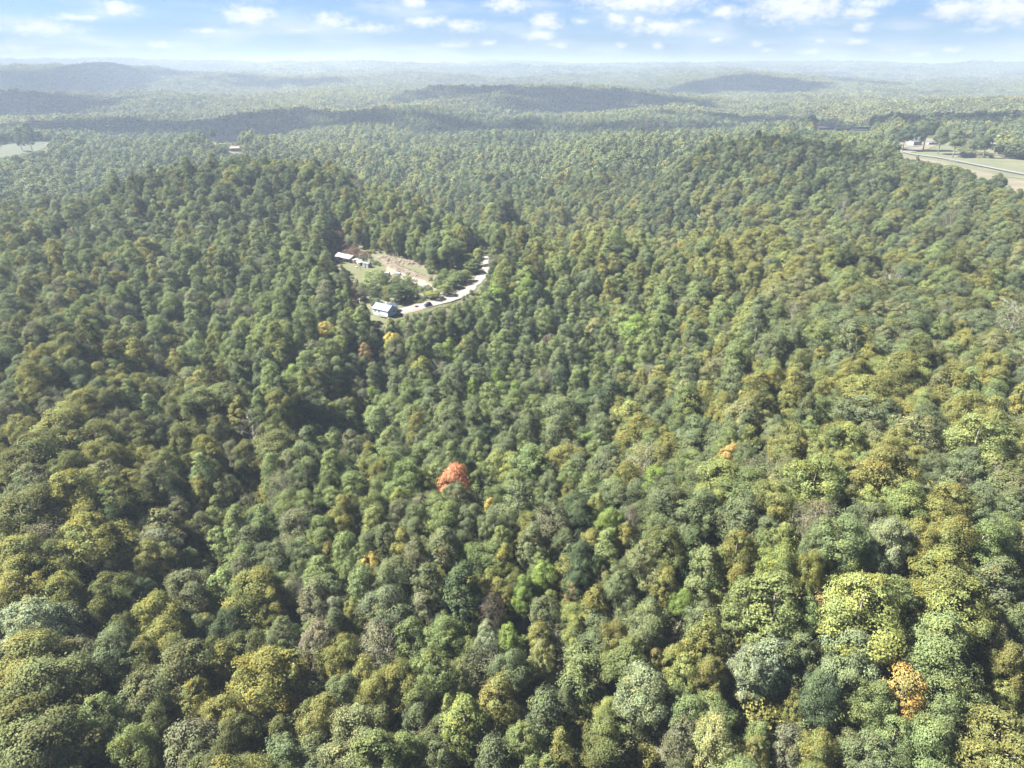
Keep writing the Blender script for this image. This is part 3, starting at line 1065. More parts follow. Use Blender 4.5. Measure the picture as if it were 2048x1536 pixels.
# --- the pale blue house
A, B, Cc = px2world(776, 636), px2world(796, 630), px2world(746, 629)
d1 = (A - Cc)
d1.z = 0
Lh = min(max(d1.length, 9.5), 12.5)
ang = math.atan2(d1.y, d1.x)
d1.normalize()
d2 = Vector((-d1.y, d1.x, 0))
Wh = min(max(abs((B - A).dot(d2)), 6.8), 8.2)
ctr = A - d1 * (Lh / 2) + d2 * (Wh / 2)
hz_ = max(float(ground(ctr.x, ctr.y)), A.z, B.z) + .35
house = thing('house', 'small pale blue house with metal gable roof at the end of the gravel road', 'house', (ctr.x, ctr.y, hz_), ang)
HH, HRISE = 2.75, 2.1
gable_walls(Lh, Wh, HH, HRISE, -2.0).build('wall', M_SIDING, house)
rf = gable_roof(Lh, Wh, HH, HRISE, .4, seams=16).build('roof', M_ROOFBLUE, house)
# the cross gable on the far side
wg = MB()
wy0, wy1, wx, ww_ = 0.0, Wh / 2 + 2.6, Lh * .12, 5.0
pr = [(wx - ww_ / 2, -2.0), (wx + ww_ / 2, -2.0), (wx + ww_ / 2, HH - .02), (wx, HH + 1.65), (wx - ww_ / 2, HH - .02)]
wg.add([(a, wy0, b) for a, b in pr] + [(a, wy1, b) for a, b in pr], [(0, 1, 2, 3, 4), (9, 8, 7, 6, 5), (0, 5, 6, 1), (1, 6, 7, 2), (4, 9, 5, 0)])
wg.build('wing_wall', M_SIDING, house)
wr = MB()
for s in (-1, 1):
    e, ze, zr = wx + s * (ww_ / 2 + .4), HH - .28, HH + 1.70
    p = [(wx, wy0, zr + .12), (wx, wy1 + .4, zr + .12), (e, wy1 + .4, ze + .12), (e, wy0, ze + .12)]
    wr.slab(p if s < 0 else p[::-1], .12)
    for k in range(7):
        y = wy0 + .4 + k * (wy1 - wy0) / 7
        q = [(wx, y - .03, zr + .17), (wx, y + .03, zr + .17), (e, y + .03, ze + .17), (e, y - .03, ze + .17)]
        wr.slab(q if s < 0 else q[::-1], .045)
wr.build('wing_roof', M_ROOFBLUE, house)
window(-Lh * .38, -Lh * .38 + .9, 1.0, 2.1, ('y', -Wh / 2, -1), house)
window(-Lh * .12, -Lh * .12 + .9, 1.0, 2.1, ('y', -Wh / 2, -1), house)
window(.9, 1.9, 1.0, 2.1, ('x', Lh / 2, 1), house)
window(wx - .5, wx + .5, 1.0, 2.1, ('y', wy1, 1), house)
db = MB()
db.box(Lh * .22, Lh * .22 + .95, -Wh / 2 - .05, -Wh / 2 - .003, .1, 2.15)
dob = db.build('door', M_WHITE, house)
MB().box(Lh * .22 + .8, Lh * .22 + .88, -Wh / 2 - .10, -Wh / 2 - .05, 1.05, 1.15).build('handle', M_GLASS, dob)
dk = MB()
dk.box(Lh * .08, Lh / 2, -Wh / 2 - 1.9, -Wh / 2 - .02, -.05, .08)
deck = dk.build('porch_deck', M_GREYBOARD, house)
for px_ in (Lh * .09, Lh * .29, Lh * .49):
    MB().box(px_ - .07, px_ + .07, -Wh / 2 - 1.86, -Wh / 2 - 1.72, -1.6, 1.05).build('porch_post', M_DARKWOOD, house)
rl = MB()
rl.box(Lh * .09 + .08, Lh * .29 - .08, -Wh / 2 - 1.83, -Wh / 2 - 1.75, .95, 1.03)
rl.box(Lh * .29 + .08, Lh * .49 - .08, -Wh / 2 - 1.83, -Wh / 2 - 1.75, .95, 1.03)
for k in range(22):
    x = Lh * .09 + .15 + k * (Lh * .40 - .3) / 21
    if abs(x - Lh * .29) > .12:
        rl.box(x - .025, x + .025, -Wh / 2 - 1.81, -Wh / 2 - 1.77, .09, .945)
rl.build('porch_railing', M_DARKWOOD, house)
stp = MB()
for k in range(4):
    stp.box(Lh / 2 + .02 + k * .28, Lh / 2 + .30 + k * .28, -Wh / 2 - 1.6, -Wh / 2 - .5, -1.4, -.10 - k * .18)
stp.build('porch_steps', M_GREYBOARD, house)
MB().box(-.35, .35, Wh * .25 - .35, Wh * .25 + .35, HH + .6, HH + HRISE + .6).build('chimney', M_BLOCK, house)

# --- utility pole
pp = px2world(724, 631)
pole = thing('utility_pole', 'leaning wooden utility pole with crossarm and white transformer beside the pale blue house', 'utility pole', (pp.x, pp.y, pp.z), .4)
pole.rotation_euler = (0, R(-4), .4)
M_POLE = plain('silvery pole wood', (0.2940, 0.2660, 0.2310), .9, .15, 2)
MB().tube([(0, 0, -.8), (0, 0, 4), (0, 0, 9.8)], [.17, .15, .11], 9).build('pole', M_POLE, pole, True)
MB().box(-1.2, 1.2, .10, .22, 8.9, 9.05).build('crossarm', M_POLE, pole)
for x in (-1.05, .55, 1.05):
    MB().tube([(x, .16, 9.05), (x, .16, 9.14), (x, .16, 9.16), (x, .16, 9.28)], [.03, .03, .07, .05], 8).build('insulator', M_WHITE, pole, True)
MB().tube([(0, -.42, 7.1), (0, -.42, 7.15), (0, -.42, 8.0), (0, -.42, 8.08)], [.22, .28, .28, .16], 12).build('transformer', M_WHITE, pole)
MB().box(-.05, .05, -.2, -.13, 7.2, 7.9).build('bracket', M_GREYBOARD, pole)

# --- the sheds of the upper lot, in a row
r0, r1 = px2world(671, 523), px2world(738, 536)
dr = r1 - r0
dr.z = 0
RL = dr.length
rang = math.atan2(dr.y, dr.x)
dr.normalize()
dn = Vector((-dr.y, dr.x, 0))
if dn.y < 0:
    dn = -dn


def on_row(s, back):
    q = r0 + dr * s + dn * back
    return (q.x, q.y, float(ground(q.x, q.y)) + .25)


barn = thing('barn', 'open-fronted barn with patchy pale tin roof, rust-edged, at the head of the lawn', 'barn', on_row(RL * .22, 3.6), rang)
BL, BW, BH, BR = RL * .44, 7.0, 2.9, 1.5
bw = MB()
bw.box(-BL / 2, BL / 2, BW / 2 - .12, BW / 2, -1, BH)
bw.box(-BL / 2, -BL / 2 + .12, -BW / 2 + .12, BW / 2 - .13, -1, BH)
bw.add([(BL / 2 - .1, -BW / 2 + .2, -1), (BL / 2 - .1, BW / 2 - .13, -1), (BL / 2 - .1, BW / 2 - .13, BH), (BL / 2 - .1, 0, BH + BR), (BL / 2 - .1, -BW / 2 + .2, BH)], [(0, 1, 2, 3, 4)])
bw.build('wall', M_GREYBOARD, barn)
fb = MB()
for k in range(5):
    fb.box(-BL / 2 + .02 + k * .52, -BL / 2 + .50 + k * .52, -BW / 2, -BW / 2 + .07, -1, BH - .1 - .05 * (k % 2))
fb.build('front_boarding', M_GREYBOARD, barn)
for k in range(4):
    x = -BL * .18 + k * BL * .215
    MB().box(x - .1, x + .1, -BW / 2, -BW / 2 + .2, -1, BH).build('post', M_DARKWOOD, barn)
n_sheet = 7
sl_ = BR / (BW / 2)
for k in range(n_sheet):                       # roofing sheets of the slope in view, some rusty, laid proud of each other
    x0 = -BL / 2 - .4 + k * (BL + .8) / n_sheet
    x1 = x0 + (BL + .8) / n_sheet + .05
    dz = .02 * (k % 2)
    sh = MB()
    sh.slab([(x0, -BW / 2 - .7, BH - .7 * sl_ + .12 + dz), (x1, -BW / 2 - .7, BH - .7 * sl_ + .12 + dz), (x1, 0, BH + BR + .12 + dz), (x0, 0, BH + BR + .12 + dz)], .05)
    sh.build('roof_sheet', M_RUST if k in (0,) else M_TIN, barn)
gr_ = MB()
gr_.slab([(-BL / 2 - .4, BW / 2 + .4, BH - .2 + .1), (-BL / 2 - .4, 0, BH + BR + .1), (BL / 2 + .4, 0, BH + BR + .1), (BL / 2 + .4, BW / 2 + .4, BH - .2 + .1)], .05)
gr_.build('roof', M_RUST, barn)

lean = thing('lean_to', 'rusty brown lean-to shed against the end of the open barn', 'shed', on_row(RL * .49, 2.6), rang)
m = MB()
m.box(-1.5, 1.5, 1.5, 1.62, -1, 2.4).box(-1.5, -1.4, -1.6, 1.49, -1, 2.2).box(1.4, 1.5, -1.6, 1.49, -1, 2.2).box(-1.39, .2, -1.6, -1.5, -1, 2.0)
m.build('wall', M_RUST, lean)
MB().slab([(-1.8, -1.9, 2.15), (1.8, -1.9, 2.15), (1.8, 1.9, 2.65), (-1.8, 1.9, 2.65)], .06).build('roof', M_RUST, lean)
MB().box(.3, 1.3, -1.58, -1.52, -.2, 1.9).build('door', M_DARKWOOD, lean)

hut = thing('hut', 'low tan hut with pale sagging roof behind the blue-roofed shelter', 'hut', on_row(RL * .64, 3.4), rang)
gable_walls(4.2, 3.0, 1.9, .7).build('wall', plain('tan boards', (.42, .31, .21), .9, .15, 1.5), hut)
gable_roof(4.2, 3.0, 1.9, .7, .3).build('roof', M_TIN, hut)
MB().box(-.5, .4, -1.56, -1.503, -.1, 1.75).build('door', M_DARKWOOD, hut)

shel = thing('shelter', 'open shelter with blue tin roof on posts between the barn and the white shed', 'shelter', on_row(RL * .72, .4), rang)
for x in (-1.9, 0, 1.9):
    for y in (-1.2, 1.2):
        MB().box(x - .07, x + .07, y - .07, y + .07, -1, 2.15 + (.15 if y > 0 else 0)).build('post', M_DARKWOOD, shel)
for k in range(4):
    MB().slab([(-2.2 + k * 1.1, -1.5, 2.25 + .02 * (k % 2)), (-1.08 + k * 1.1, -1.5, 2.25 + .02 * (k % 2)), (-1.08 + k * 1.1, 1.5, 2.55 + .02 * (k % 2)), (-2.2 + k * 1.1, 1.5, 2.55 + .02 * (k % 2))], .05).build('roof_sheet', M_BLUETIN, shel)
MB().box(-1.8, 1.8, 1.22, 1.30, -1, 2.1).build('back_wall', M_DARKWOOD, shel)

ws = thing('garden_shed', 'white boxy shed with grey-white roof, last building of the row by the bank', 'shed', on_row(RL * .93, .6), rang)
gable_walls(5.2, 3.2, 2.35, .65).build('wall', M_BARNWHITE, ws)
gable_roof(5.2, 3.2, 2.35, .65, .2).build('roof', M_TIN, ws)
MB().box(-.6, .6, -1.66, -1.603, -.1, 1.95).build('door', M_TIN, ws)
window(1.2, 1.9, 1.0, 1.7, ('y', -1.6, -1), ws)
window(-.4, .4, 1.0, 1.7, ('x', 2.6, 1), ws)


# --- vehicles
def wheel(x, y, r, w, parent, tyre, rim):
    m = MB()
    m.tube([(x, y - w / 2, r), (x, y - w / 2 + .04, r), (x, y + w / 2 - .04, r), (x, y + w / 2, r)], [r * .86, r, r, r * .86], 16)
    wo_ = m.build('wheel', tyre, parent)
    s = 1 if y > 0 else -1
    lo, hi = sorted((y + s * (w / 2 + .002), y + s * (w / 2 + .02)))
    MB().tube([(x, lo, r), (x, hi, r)], [r * .6, r * .56], 12).build('rim', rim, wo_)


M_NAVY = plain('dark navy paint', (.018, .024, .045), .22, .05, 1)
M_TYRE = plain('tyre rubber', (.02, .02, .02), .9, .1, 4)
M_ALLOY = plain('wheel metal', (.45, .45, .46), .4, .05, 4, metal=.6)
M_LAMP = plain('lamp glass', (.75, .75, .72), .15, .05, 4)
M_RED = plain('red paint', (.42, .04, .03), .4, .08, 2)
M_SEAT = plain('black seat', (.03, .03, .03), .8, .1, 4)

c0, c1 = px2world(846, 616), px2world(864, 609)
cdv = c1 - c0
car = thing('parked_car', 'dark navy car parked on the pale dirt beside the gravel road', 'car', ((c0.x + c1.x) / 2, (c0.y + c1.y) / 2, float(ground((c0.x + c1.x) / 2, (c0.y + c1.y) / 2)) + .42), math.atan2(cdv.y, cdv.x) + math.pi)


def lofted(sections):
    """closed hull through cross-sections (x, half width, z low, z high)"""
    m = MB()
    for (x, hw, z0, z1) in sections:
        r = min(.16, (z1 - z0) * .3)
        m.v += [(x, -hw + .06, z0), (x, -hw, z0 + r), (x, -hw + .02, z1 - r), (x, -hw + r, z1), (x, hw - r, z1), (x, hw - .02, z1 - r), (x, hw, z0 + r), (x, hw - .06, z0)]
    n = len(sections)
    for i in range(n - 1):
        for k in range(8):
            m.f.append((i * 8 + k, i * 8 + (k + 1) % 8, (i + 1) * 8 + (k + 1) % 8, (i + 1) * 8 + k))
    m.f.append(tuple(range(7, -1, -1)))
    m.f.append(tuple((n - 1) * 8 + k for k in range(8)))
    return m


lofted([(-2.35, .78, .45, .85), (-2.25, .88, .32, 1.02), (-1.2, .92, .28, 1.05), (0, .93, .28, 1.06), (1.0, .92, .28, 1.04), (1.9, .88, .3, .95), (2.3, .80, .36, .82), (2.4, .70, .42, .72)]).build('body', M_NAVY, car)
lofted([(-2.2, .70, 1.04, 1.12), (-1.85, .74, 1.045, 1.52), (-1.2, .76, 1.045, 1.62), (.1, .75, 1.045, 1.62), (.45, .73, 1.045, 1.52), (1.1, .70, 1.03, 1.10)]).build('window_band', M_GLASS, car)
lofted([(-1.9, .66, 1.53, 1.60), (-1.2, .70, 1.60, 1.68), (.1, .69, 1.60, 1.68), (.4, .66, 1.53, 1.58)]).build('roof', M_NAVY, car)
for x in (-1.45, 1.45):
    for y in (-.86, .86):
        wheel(x, y, .34, .22, car, M_TYRE, M_ALLOY)
for y in (-.62, .62):
    MB().box(2.30, 2.42, y - .16, y + .16, .62, .76).build('headlight', M_LAMP, car)
    MB().box(-2.39, -2.30, y - .14, y + .14, .70, .84).build('tail_light', M_RED, car)

q = px2world(833, 615)
rv = thing('ride_on_mower', 'small red riding machine on the dirt close to the dark car', 'mower', (q.x, q.y, float(ground(q.x, q.y)) + .35), .5)
lofted([(-.9, .32, .35, .62), (-.5, .42, .30, .66), (.2, .36, .32, .72), (.9, .32, .36, .80), (1.1, .26, .42, .70)]).build('body', M_RED, rv)
MB().box(-.55, -.05, -.26, .26, .68, .80).box(-.65, -.55, -.26, .26, .68, 1.15).build('seat', M_SEAT, rv)
MB().tube([(.45, 0, .72), (.15, 0, 1.0)], [.03, .03], 6).tube([(.12, -.2, .98), (.12, .2, .98)], [.03, .03], 6).build('steering_wheel', M_SEAT, rv)
MB().box(-.4, .5, -.6, .6, .14, .27).build('mower_deck', M_RED, rv)
for x, r_ in ((-.6, .32), (.85, .22)):
    for y in (-.5, .5):
        wheel(x, y, r_, .24, rv, M_TYRE, M_ALLOY)

q = px2world(798, 551)
tr_ = thing('blue_trailer', 'small blue covered trailer on the dirt lot behind the dark bushy tree', 'trailer', (q.x, q.y, float(ground(q.x, q.y)) + .3), -.3)
lofted([(-1.5, .75, .5, 1.0), (-1.4, .8, .5, 1.45), (1.0, .8, .5, 1.45), (1.2, .75, .5, 1.1)]).build('cover', plain('blue tarp', (.08, .16, .38), .6, .12, 2), tr_)
MB().box(-1.5, 1.3, -.78, .78, .40, .49).build('bed', plain('orange frame', (.45, .22, .05), .6, .1, 2), tr_)
MB().box(1.3, 2.3, -.05, .05, .42, .48).build('drawbar', M_TYRE, tr_)
for y in (-.88, .88):
    wheel(-.2, y, .32, .2, tr_, M_TYRE, M_ALLOY)

q = px2world(772, 553)
cv = thing('camper_trailer', 'pale blue-white camper half hidden behind the soft green tree of the lot', 'trailer', (q.x, q.y, float(ground(q.x, q.y)) + .3), -.25)
lofted([(-2.6, 1.0, .55, 1.9), (-2.4, 1.1, .45, 2.55), (2.2, 1.1, .45, 2.6), (2.6, 1.05, .7, 2.1), (2.75, 1.0, 1.0, 1.8)]).build('body', M_SIDING, cv)
for x in (-1.5, .6):
    MB().box(x, x + .9, -1.16, -1.09, 1.35, 1.95).build('window', M_GLASS, cv)
MB().box(-.4, .2, -1.16, -1.09, .6, 2.1).build('door', M_WHITE, cv)
for y in (-1.0, 1.0):
    wheel(-.2, y, .36, .22, cv, M_TYRE, M_ALLOY)

# small things on the lawn
q = px2world(713, 536)
tub = thing('tub', 'white round tub lying on the lawn below the sheds', 'tub', (q.x, q.y, float(ground(q.x, q.y)) + .2))
MB().tube([(0, 0, 0), (0, 0, .05), (0, 0, .55), (0, 0, .62)], [.40, .5, .62, .66], 16).build('bowl', M_WHITE, tub)
MB().tube([(0, 0, .62), (0, 0, .66)], [.70, .70], 16).build('rim', M_WHITE, tub)
q = px2world(722, 541)
pst = thing('post', 'short dark post standing alone on the lawn', 'post', (q.x, q.y, float(ground(q.x, q.y)) + .1))
MB().box(-.09, .09, -.09, .09, -.5, 1.3).build('shaft', M_DARKWOOD, pst)
MB().slab([(-.13, -.13, 1.36), (.13, -.13, 1.36), (.13, .13, 1.36), (-.13, .13, 1.36)], .058).build('cap', M_DARKWOOD, pst)
# felled logs on the high clearing
lg_g = np.random.default_rng(3)
for k in range(7):
    q = Vector((_t[0] - 3.6 + k * 1.2, _t[1] + lg_g.uniform(-1.6, 1.6), 0))
    lo_ = thing('felled_log', 'pale felled log lying on the high clearing above the barn', 'log', (q.x, q.y, float(ground(q.x, q.y)) + .7), lg_g.uniform(-.6, .6), 'felled logs on the high clearing')
    MB().tube([(-2.6, 0, 0), (0, .1, .05), (2.6, 0, 0)], [.36, .33, .28], 9).build('shaft', M_PALEBARK, lo_)
    MB().tube([(2.6, 0, 0), (2.66, 0, 0)], [.25, .25], 9).build('cut_end', M_TANROOF, lo_)


# dead leaning trunks by the sheds
def snag(u, v, H, lean_, lab):
    q = px2world(u, v)
    t = thing('bare_snag', lab, 'dead tree', (q.x, q.y, float(ground(q.x, q.y)) + .1))
    t.rotation_euler = (0, lean_, .3)
    g_ = np.random.default_rng(int(u))
    MB().tube([(0, 0, -.5), (.1, 0, H * .4), (-.1, .1, H * .75), (.05, 0, H)], [.24, .19, .13, .05], 7).build('trunk', M_PALEBARK, t, True)
    for k in range(4):
        z = H * (.55 + .1 * k)
        a = k * 2.3
        MB().tube([(0, 0, z), (math.cos(a) * 1.3, math.sin(a) * 1.3, z + 1.2)], [.07, .02], 5).build('branch', M_PALEBARK, t)


snag(742, 530, 7.5, R(-9), 'pale dead trunk leaning by the end of the white shed')
snag(720, 536, 9.5, R(3), 'thin bare pole-like trunk in front of the blue-roofed shelter')


# --- buildings far off
def far_house(name, label, cat, u, v, L, Wd, h, rise, rot, wall, roof, wins=3, grp=None):
    q = px2world(u, v)
    z = float(ground(q.x, q.y))
    t = thing(name, label, cat, (q.x, q.y, z + .4), rot, grp)
    gable_walls(L, Wd, h, rise, -3).build('wall', wall, t)
    gable_roof(L, Wd, h, rise, .6, .2).build('roof', roof, t)
    for k in range(wins):
        x = -L / 2 + (k + .5) * L / wins
        w_ = min(1.2, L / wins * .4)
        window(x - w_ / 2, x + w_ / 2, .9, min(2.2, h - .4), ('y', -Wd / 2, -1), t)
    if h > 2.4:
        MB().box(-L / 2 + L / wins - .5, -L / 2 + L / wins + .5, -Wd / 2 - .06, -Wd / 2 - .003, -.2, 2.1).build('door', M_DARKWOOD, t)
    return t


M_REDROOF = plain('faded red roof', (0.1575, 0.1200, 0.1087), .7, .1, .4)
far_house('house', 'white house with faded red roof in the hollow beyond the wooded spur', 'house', 470, 301, 12, 8, 3.2, 2.0, .35, M_BARNWHITE, M_REDROOF)
far_house('house', 'small white house nearly swallowed by the trees below the pasture', 'house', 148, 349, 9, 7, 3.2, 2.0, -.2, M_BARNWHITE, M_DARKROOF)
far_house('farm_building', 'long low tan-roofed barn farthest along the valley edge', 'barn', 1658, 259, 36, 11, 2.8, 1.8, -.05, M_TANROOF, M_TANROOF, 6)
far_house('farm_building', 'pale grey barn in front of the long tan-roofed barn', 'barn', 1680, 261, 18, 10, 3.2, 1.8, -.05, M_BARNWHITE, M_TANROOF, 4)
far_house('farm_building', 'long white shed beside the tan-roofed barns of the valley', 'barn', 1718, 264, 24, 10, 2.8, 1.5, -.1, M_BARNWHITE, M_TIN, 5)
far_house('silo_house', 'tall narrow white building rising behind the tan-roofed barns', 'grain elevator', 1706, 254, 7, 6, 7, 2.5, .5, M_BARNWHITE, M_TIN, 2)
far_house('house', 'white gabled farmhouse beside the big dark tree of the farmyard', 'house', 1828, 291, 15, 10, 5.2, 3.2, .4, M_BARNWHITE, M_TIN, 3)
far_house('house', 'white house among dark trees above the pasture', 'house', 1972, 295, 17, 10, 4.6, 3, -.3, M_BARNWHITE, M_TIN, 3)
far_house('house', 'small white cottage by the edge of the valley road', 'house', 1924, 314, 9, 7, 3.4, 2.6, .9, M_BARNWHITE, M_TIN, 2)
far_house('shed', 'low white shed next to the cottage by the valley road', 'shed', 1940, 315, 11, 6, 2.8, 1.4, -.1, M_BARNWHITE, M_TIN, 2)
far_house('shed', 'small white shed deep in the trees behind the farmyard', 'shed', 1803, 273, 10, 7, 3.5, 2, .2, M_BARNWHITE, M_TIN, 2)
far_house('shed', 'low pale shed at the end of the farmyard behind the big dark tree', 'shed', 1864, 290, 14, 6, 3, 1.4, .1, M_BARNWHITE, M_TIN, 2)
for k, (u, v) in enumerate(((2006, 236), (2030, 234), (2040, 230), (1985, 233))):
    far_house('house', 'white speck of a house in the far village at the edge of the valley', 'house', u, v, 18, 11, 4.5, 3, .3 * k, M_BARNWHITE, M_TIN, 2, 'houses of the far village')

# ------------------------------------------------------------------ the trees one can pick out
# u, v of the crown, crown width (photograph pixels), kind (O oak, P poplar, R round, W feathery, T thin, D bare), colour
TREES = '''
70 1256 104 O bg;318 1240 88 O og;224 1193 80 O ol;130 1196 75 O og;40 1196 80 O og;289 1198 48 O dg;372 1193 90 O gb;448 1190 60 P lg;515 1190 104 O mu
242 1270 48 O ol;333 1284 90 O og;398 1268 44 O bg;455 1262 68 O dg;68 1330 112 O og;150 1322 72 R gb;227 1312 85 O gg;290 1325 72 O ol;362 1352 112 O br
100 1385 140 O br;203 1445 84 O lg;300 1392 88 R br;395 1405 68 O og;540 1358 122 O og;273 1502 72 O lg;390 1502 90 R gb;446 1450 86 O og;52 1462 126 O ol
80 1510 130 O br;315 1456 62 O ol;495 1300 66 R ol;633 1212 54 P gb;588 1185 36 T gb;661 1183 50 R gg;672 1232 46 O bg;707 1236 48 O mu;776 1222 92 O gg
789 1162 84 O gg;724 1180 48 P lg;857 1178 56 P gg;849 1222 56 R gb;927 1183 70 P dg;987 1222 44 T pu;638 1284 66 R pk;568 1275 60 O gg;692 1316 68 O og
758 1292 70 T pk;825 1286 52 P lg;893 1278 74 O lg;974 1283 56 O bg;1018 1290 58 O bl;860 1352 90 O lg;927 1350 60 R br;1024 1345 72 O gg;693 1394 68 O gg
758 1398 76 O og;648 1448 80 O og;708 1482 118 O ta;812 1512 76 O lg;928 1450 66 P yl;995 1410 62 P og;898 1430 30 P yl;568 1512 66 W gg;875 1522 54 R gg
544 1426 44 D gy;1085 1162 54 O bl;1048 1190 48 O bl;1088 1226 52 R gg;1158 1160 60 O dg;1146 1190 36 R ru;1213 1172 28 R ta;1240 1186 62 O gg;1190 1222 48 P og
1296 1245 78 O gg;1330 1168 46 R og;1150 1270 48 O yl;1230 1282 58 O og;1080 1284 50 R og;1083 1322 48 O pt;1160 1336 74 W lg;1260 1325 82 O lg;1292 1392 102 O bg
1367 1357 44 P yl;1349 1323 44 R og;1312 1330 28 R ru;1411 1292 60 P og;1482 1210 54 P lg;1500 1345 84 O bg;1417 1360 58 O og;1090 1437 62 P gg;1045 1495 76 O lg
1068 1522 54 R yl;1210 1486 86 O ol;1365 1480 60 R gb;1427 1484 88 O pt;1375 1430 58 R lg;1508 1516 52 O og;1549 1215 84 P lg;1611 1242 40 P lg
1728 1215 140 O yl;1918 1214 104 O yl;1880 1150 100 O og;1986 1180 62 P gg;2030 1255 70 O gg;1877 1289 116 O lg;1970 1272 56 R gb;1538 1332 60 P bg;1702 1314 96 O bg
1600 1316 72 O gg;1804 1375 72 R or;1900 1386 94 O lg;1999 1398 42 R yl;2010 1340 64 O og;1750 1413 68 O lg;1585 1422 40 R mu;1788 1483 66 O lg
1858 1493 82 O lg;1984 1490 108 O og;1632 1510 66 O og;1697 1508 46 R br;1580 1500 62 R gb;1642 1392 76 O dg
117 866 92 O og;73 920 98 O ol;135 842 64 O og;198 884 84 O ol;286 892 48 O ol;203 957 58 R ta;146 947 68 O ol;312 962 70 O br;333 934 64 O ol;409 947 38 P lg
146 988 92 O og;229 1001 78 O ol;292 996 48 O ol;338 993 46 O gg;65 978 86 O gb;47 1040 106 O ol;180 1051 45 O og;229 1051 42 O dg;320 1061 70 R ta
357 1027 44 R gb;91 1087 56 T pk;177 1087 114 O og;312 1098 68 R gb;380 1137 38 P lg;437 1030 36 P lg;476 1053 45 P lg;440 1098 45 P lg;469 1098 40 P lg;504 1098 50 P gg
47 1126 92 O og;112 1126 70 O ol;300 1126 74 O og;247 1108 58 R gb;404 1061 54 O br;411 905 50 O og;385 871 48 R ol;302 822 30 P lg;260 793 28 P lg;245 842 34 T ta
440 863 50 O ol;503 855 46 D gy;497 915 55 O ol;451 978 42 R br;412 810 74 O br;460 800 66 O br
910 968 58 R rd 19;979 1020 22 R ye;688 1027 60 O mu;599 1053 66 R gb;531 1056 45 P lg;609 1113 58 O gg;659 1105 20 R ru;742 1137 40 R ye;692 1108 45 P lg;776 1075 50 R gg
750 1053 40 P yl;799 1014 34 P yl;750 1020 60 O lg;812 968 84 O lg;833 1050 64 O gg;895 1045 78 O lg;916 1001 58 O gg;932 1058 54 O gg;979 1060 54 O gg;1003 1087 44 O lg
888 1108 58 P gg;932 1117 40 R bl;1010 1131 40 P og;846 1136 40 R gb;726 1119 48 O lg;618 947 30 P lg;667 941 44 P lg;750 928 62 O lg;797 917 34 R pu
784 889 42 P lg;755 848 44 P lg;818 842 28 P lg;849 835 28 P gg;866 806 35 P gg;890 840 40 P lg;950 892 58 O gg;880 898 62 O lg
646 824 54 O bg;669 842 42 P yl;698 822 44 O og;557 814 54 O og;552 842 58 O ol;560 902 88 O br;1000 936 62 O yl
1260 845 56 P yl;1206 863 54 O dg;1125 830 82 O gg;1302 806 64 O ol;1185 808 58 O dg;1453 897 60 O lg;1457 920 42 R or;1172 892 36 R bl;1390 877 86 O gg;1450 848 44 O og
1487 840 86 O ta;1287 927 72 T ta;1208 934 54 R gg;1062 931 86 O lg;1140 905 44 R ta;1022 942 62 O yl;1180 973 44 W lg;1224 988 54 W lg;1270 988 40 W gg;1310 962 50 W bl
1305 1008 42 T lg;1443 968 92 O yl;1385 941 60 O lg;1401 1028 82 O gg;1482 1035 72 R gg;1036 1015 62 P gg;1101 1050 72 R gb;1161 1038 54 O dg;1193 1026 36 P yl;1263 1043 30 T pu
1221 1056 54 O bl;1390 1077 42 R yl;1213 1110 44 P lg;1250 1085 30 P og;1161 1126 66 O dg;1333 1100 78 O ol;1289 1128 74 O ta;1411 1144 50 P lg;1474 1108 72 O og;1062 1098 50 P gg
1247 1155 46 O gg;1630 968 112 O yl;1549 1009 68 O og;1580 895 82 O og;1637 912 58 O yl;1723 837 82 O gg;1731 797 86 O og;1827 871 72 R ta;1958 882 100 O yl;1937 941 64 O gg
1762 952 104 O og;1814 1020 78 O lg;1893 1020 82 O og;1958 1014 64 O gg;2018 1025 60 O gg;1637 1044 50 T pk;1642 1084 62 O gg;1684 1087 92 O lg;1744 1056 60 O gg;1776 1090 70 O bg
1825 1082 58 O mu;1538 1092 52 R lg;1900 1087 82 O og;1958 1098 84 O lg;2016 1086 62 R ta;1559 1138 74 O yl;1619 1146 50 O og;1913 980 34 R pk;2030 952 54 O ol;1803 938 26 D gy
1986 962 30 D gy
785 683 32 R ye;652 663 32 R ye;731 712 24 P ru;931 704 26 P or;1190 656 34 R pt;1356 500 22 R rd;567 704 30 P yl;590 752 34 R bl;845 748 38 P yl;1788 572 48 D gy
624 735 34 T ta;715 772 24 T ta;1500 640 36 P yl;1275 772 46 R gb;956 510 20 P yl 12;944 530 24 P lg 9;780 660 18 P yl;1098 695 30 P pu;1237 568 34 O yl;1330 560 34 O yl
752 555 46 R lg 13;796 580 44 O dg 10;905 562 24 P lg 6.5;930 549 24 P yl 7;889 576 24 R lg 6;938 518 24 P yl 9;866 586 28 R yl 5;722 586 22 T pu 8;918 550 26 R lg 8;505 700 22 P lg;690 655 34 P lg;478 690 24 P gg;1010 690 40 P lg;1250 645 44 P lg;1700 690 40 R ta;2030 640 60 T gb
'''
KIND = {'O': 'oak', 'P': 'poplar', 'R': 'round', 'W': 'feather', 'T': 'twig', 'D': 'bare'}
HEROES = []


def ray_level(u, v, zc):
    return hit(u, v, above=zc)


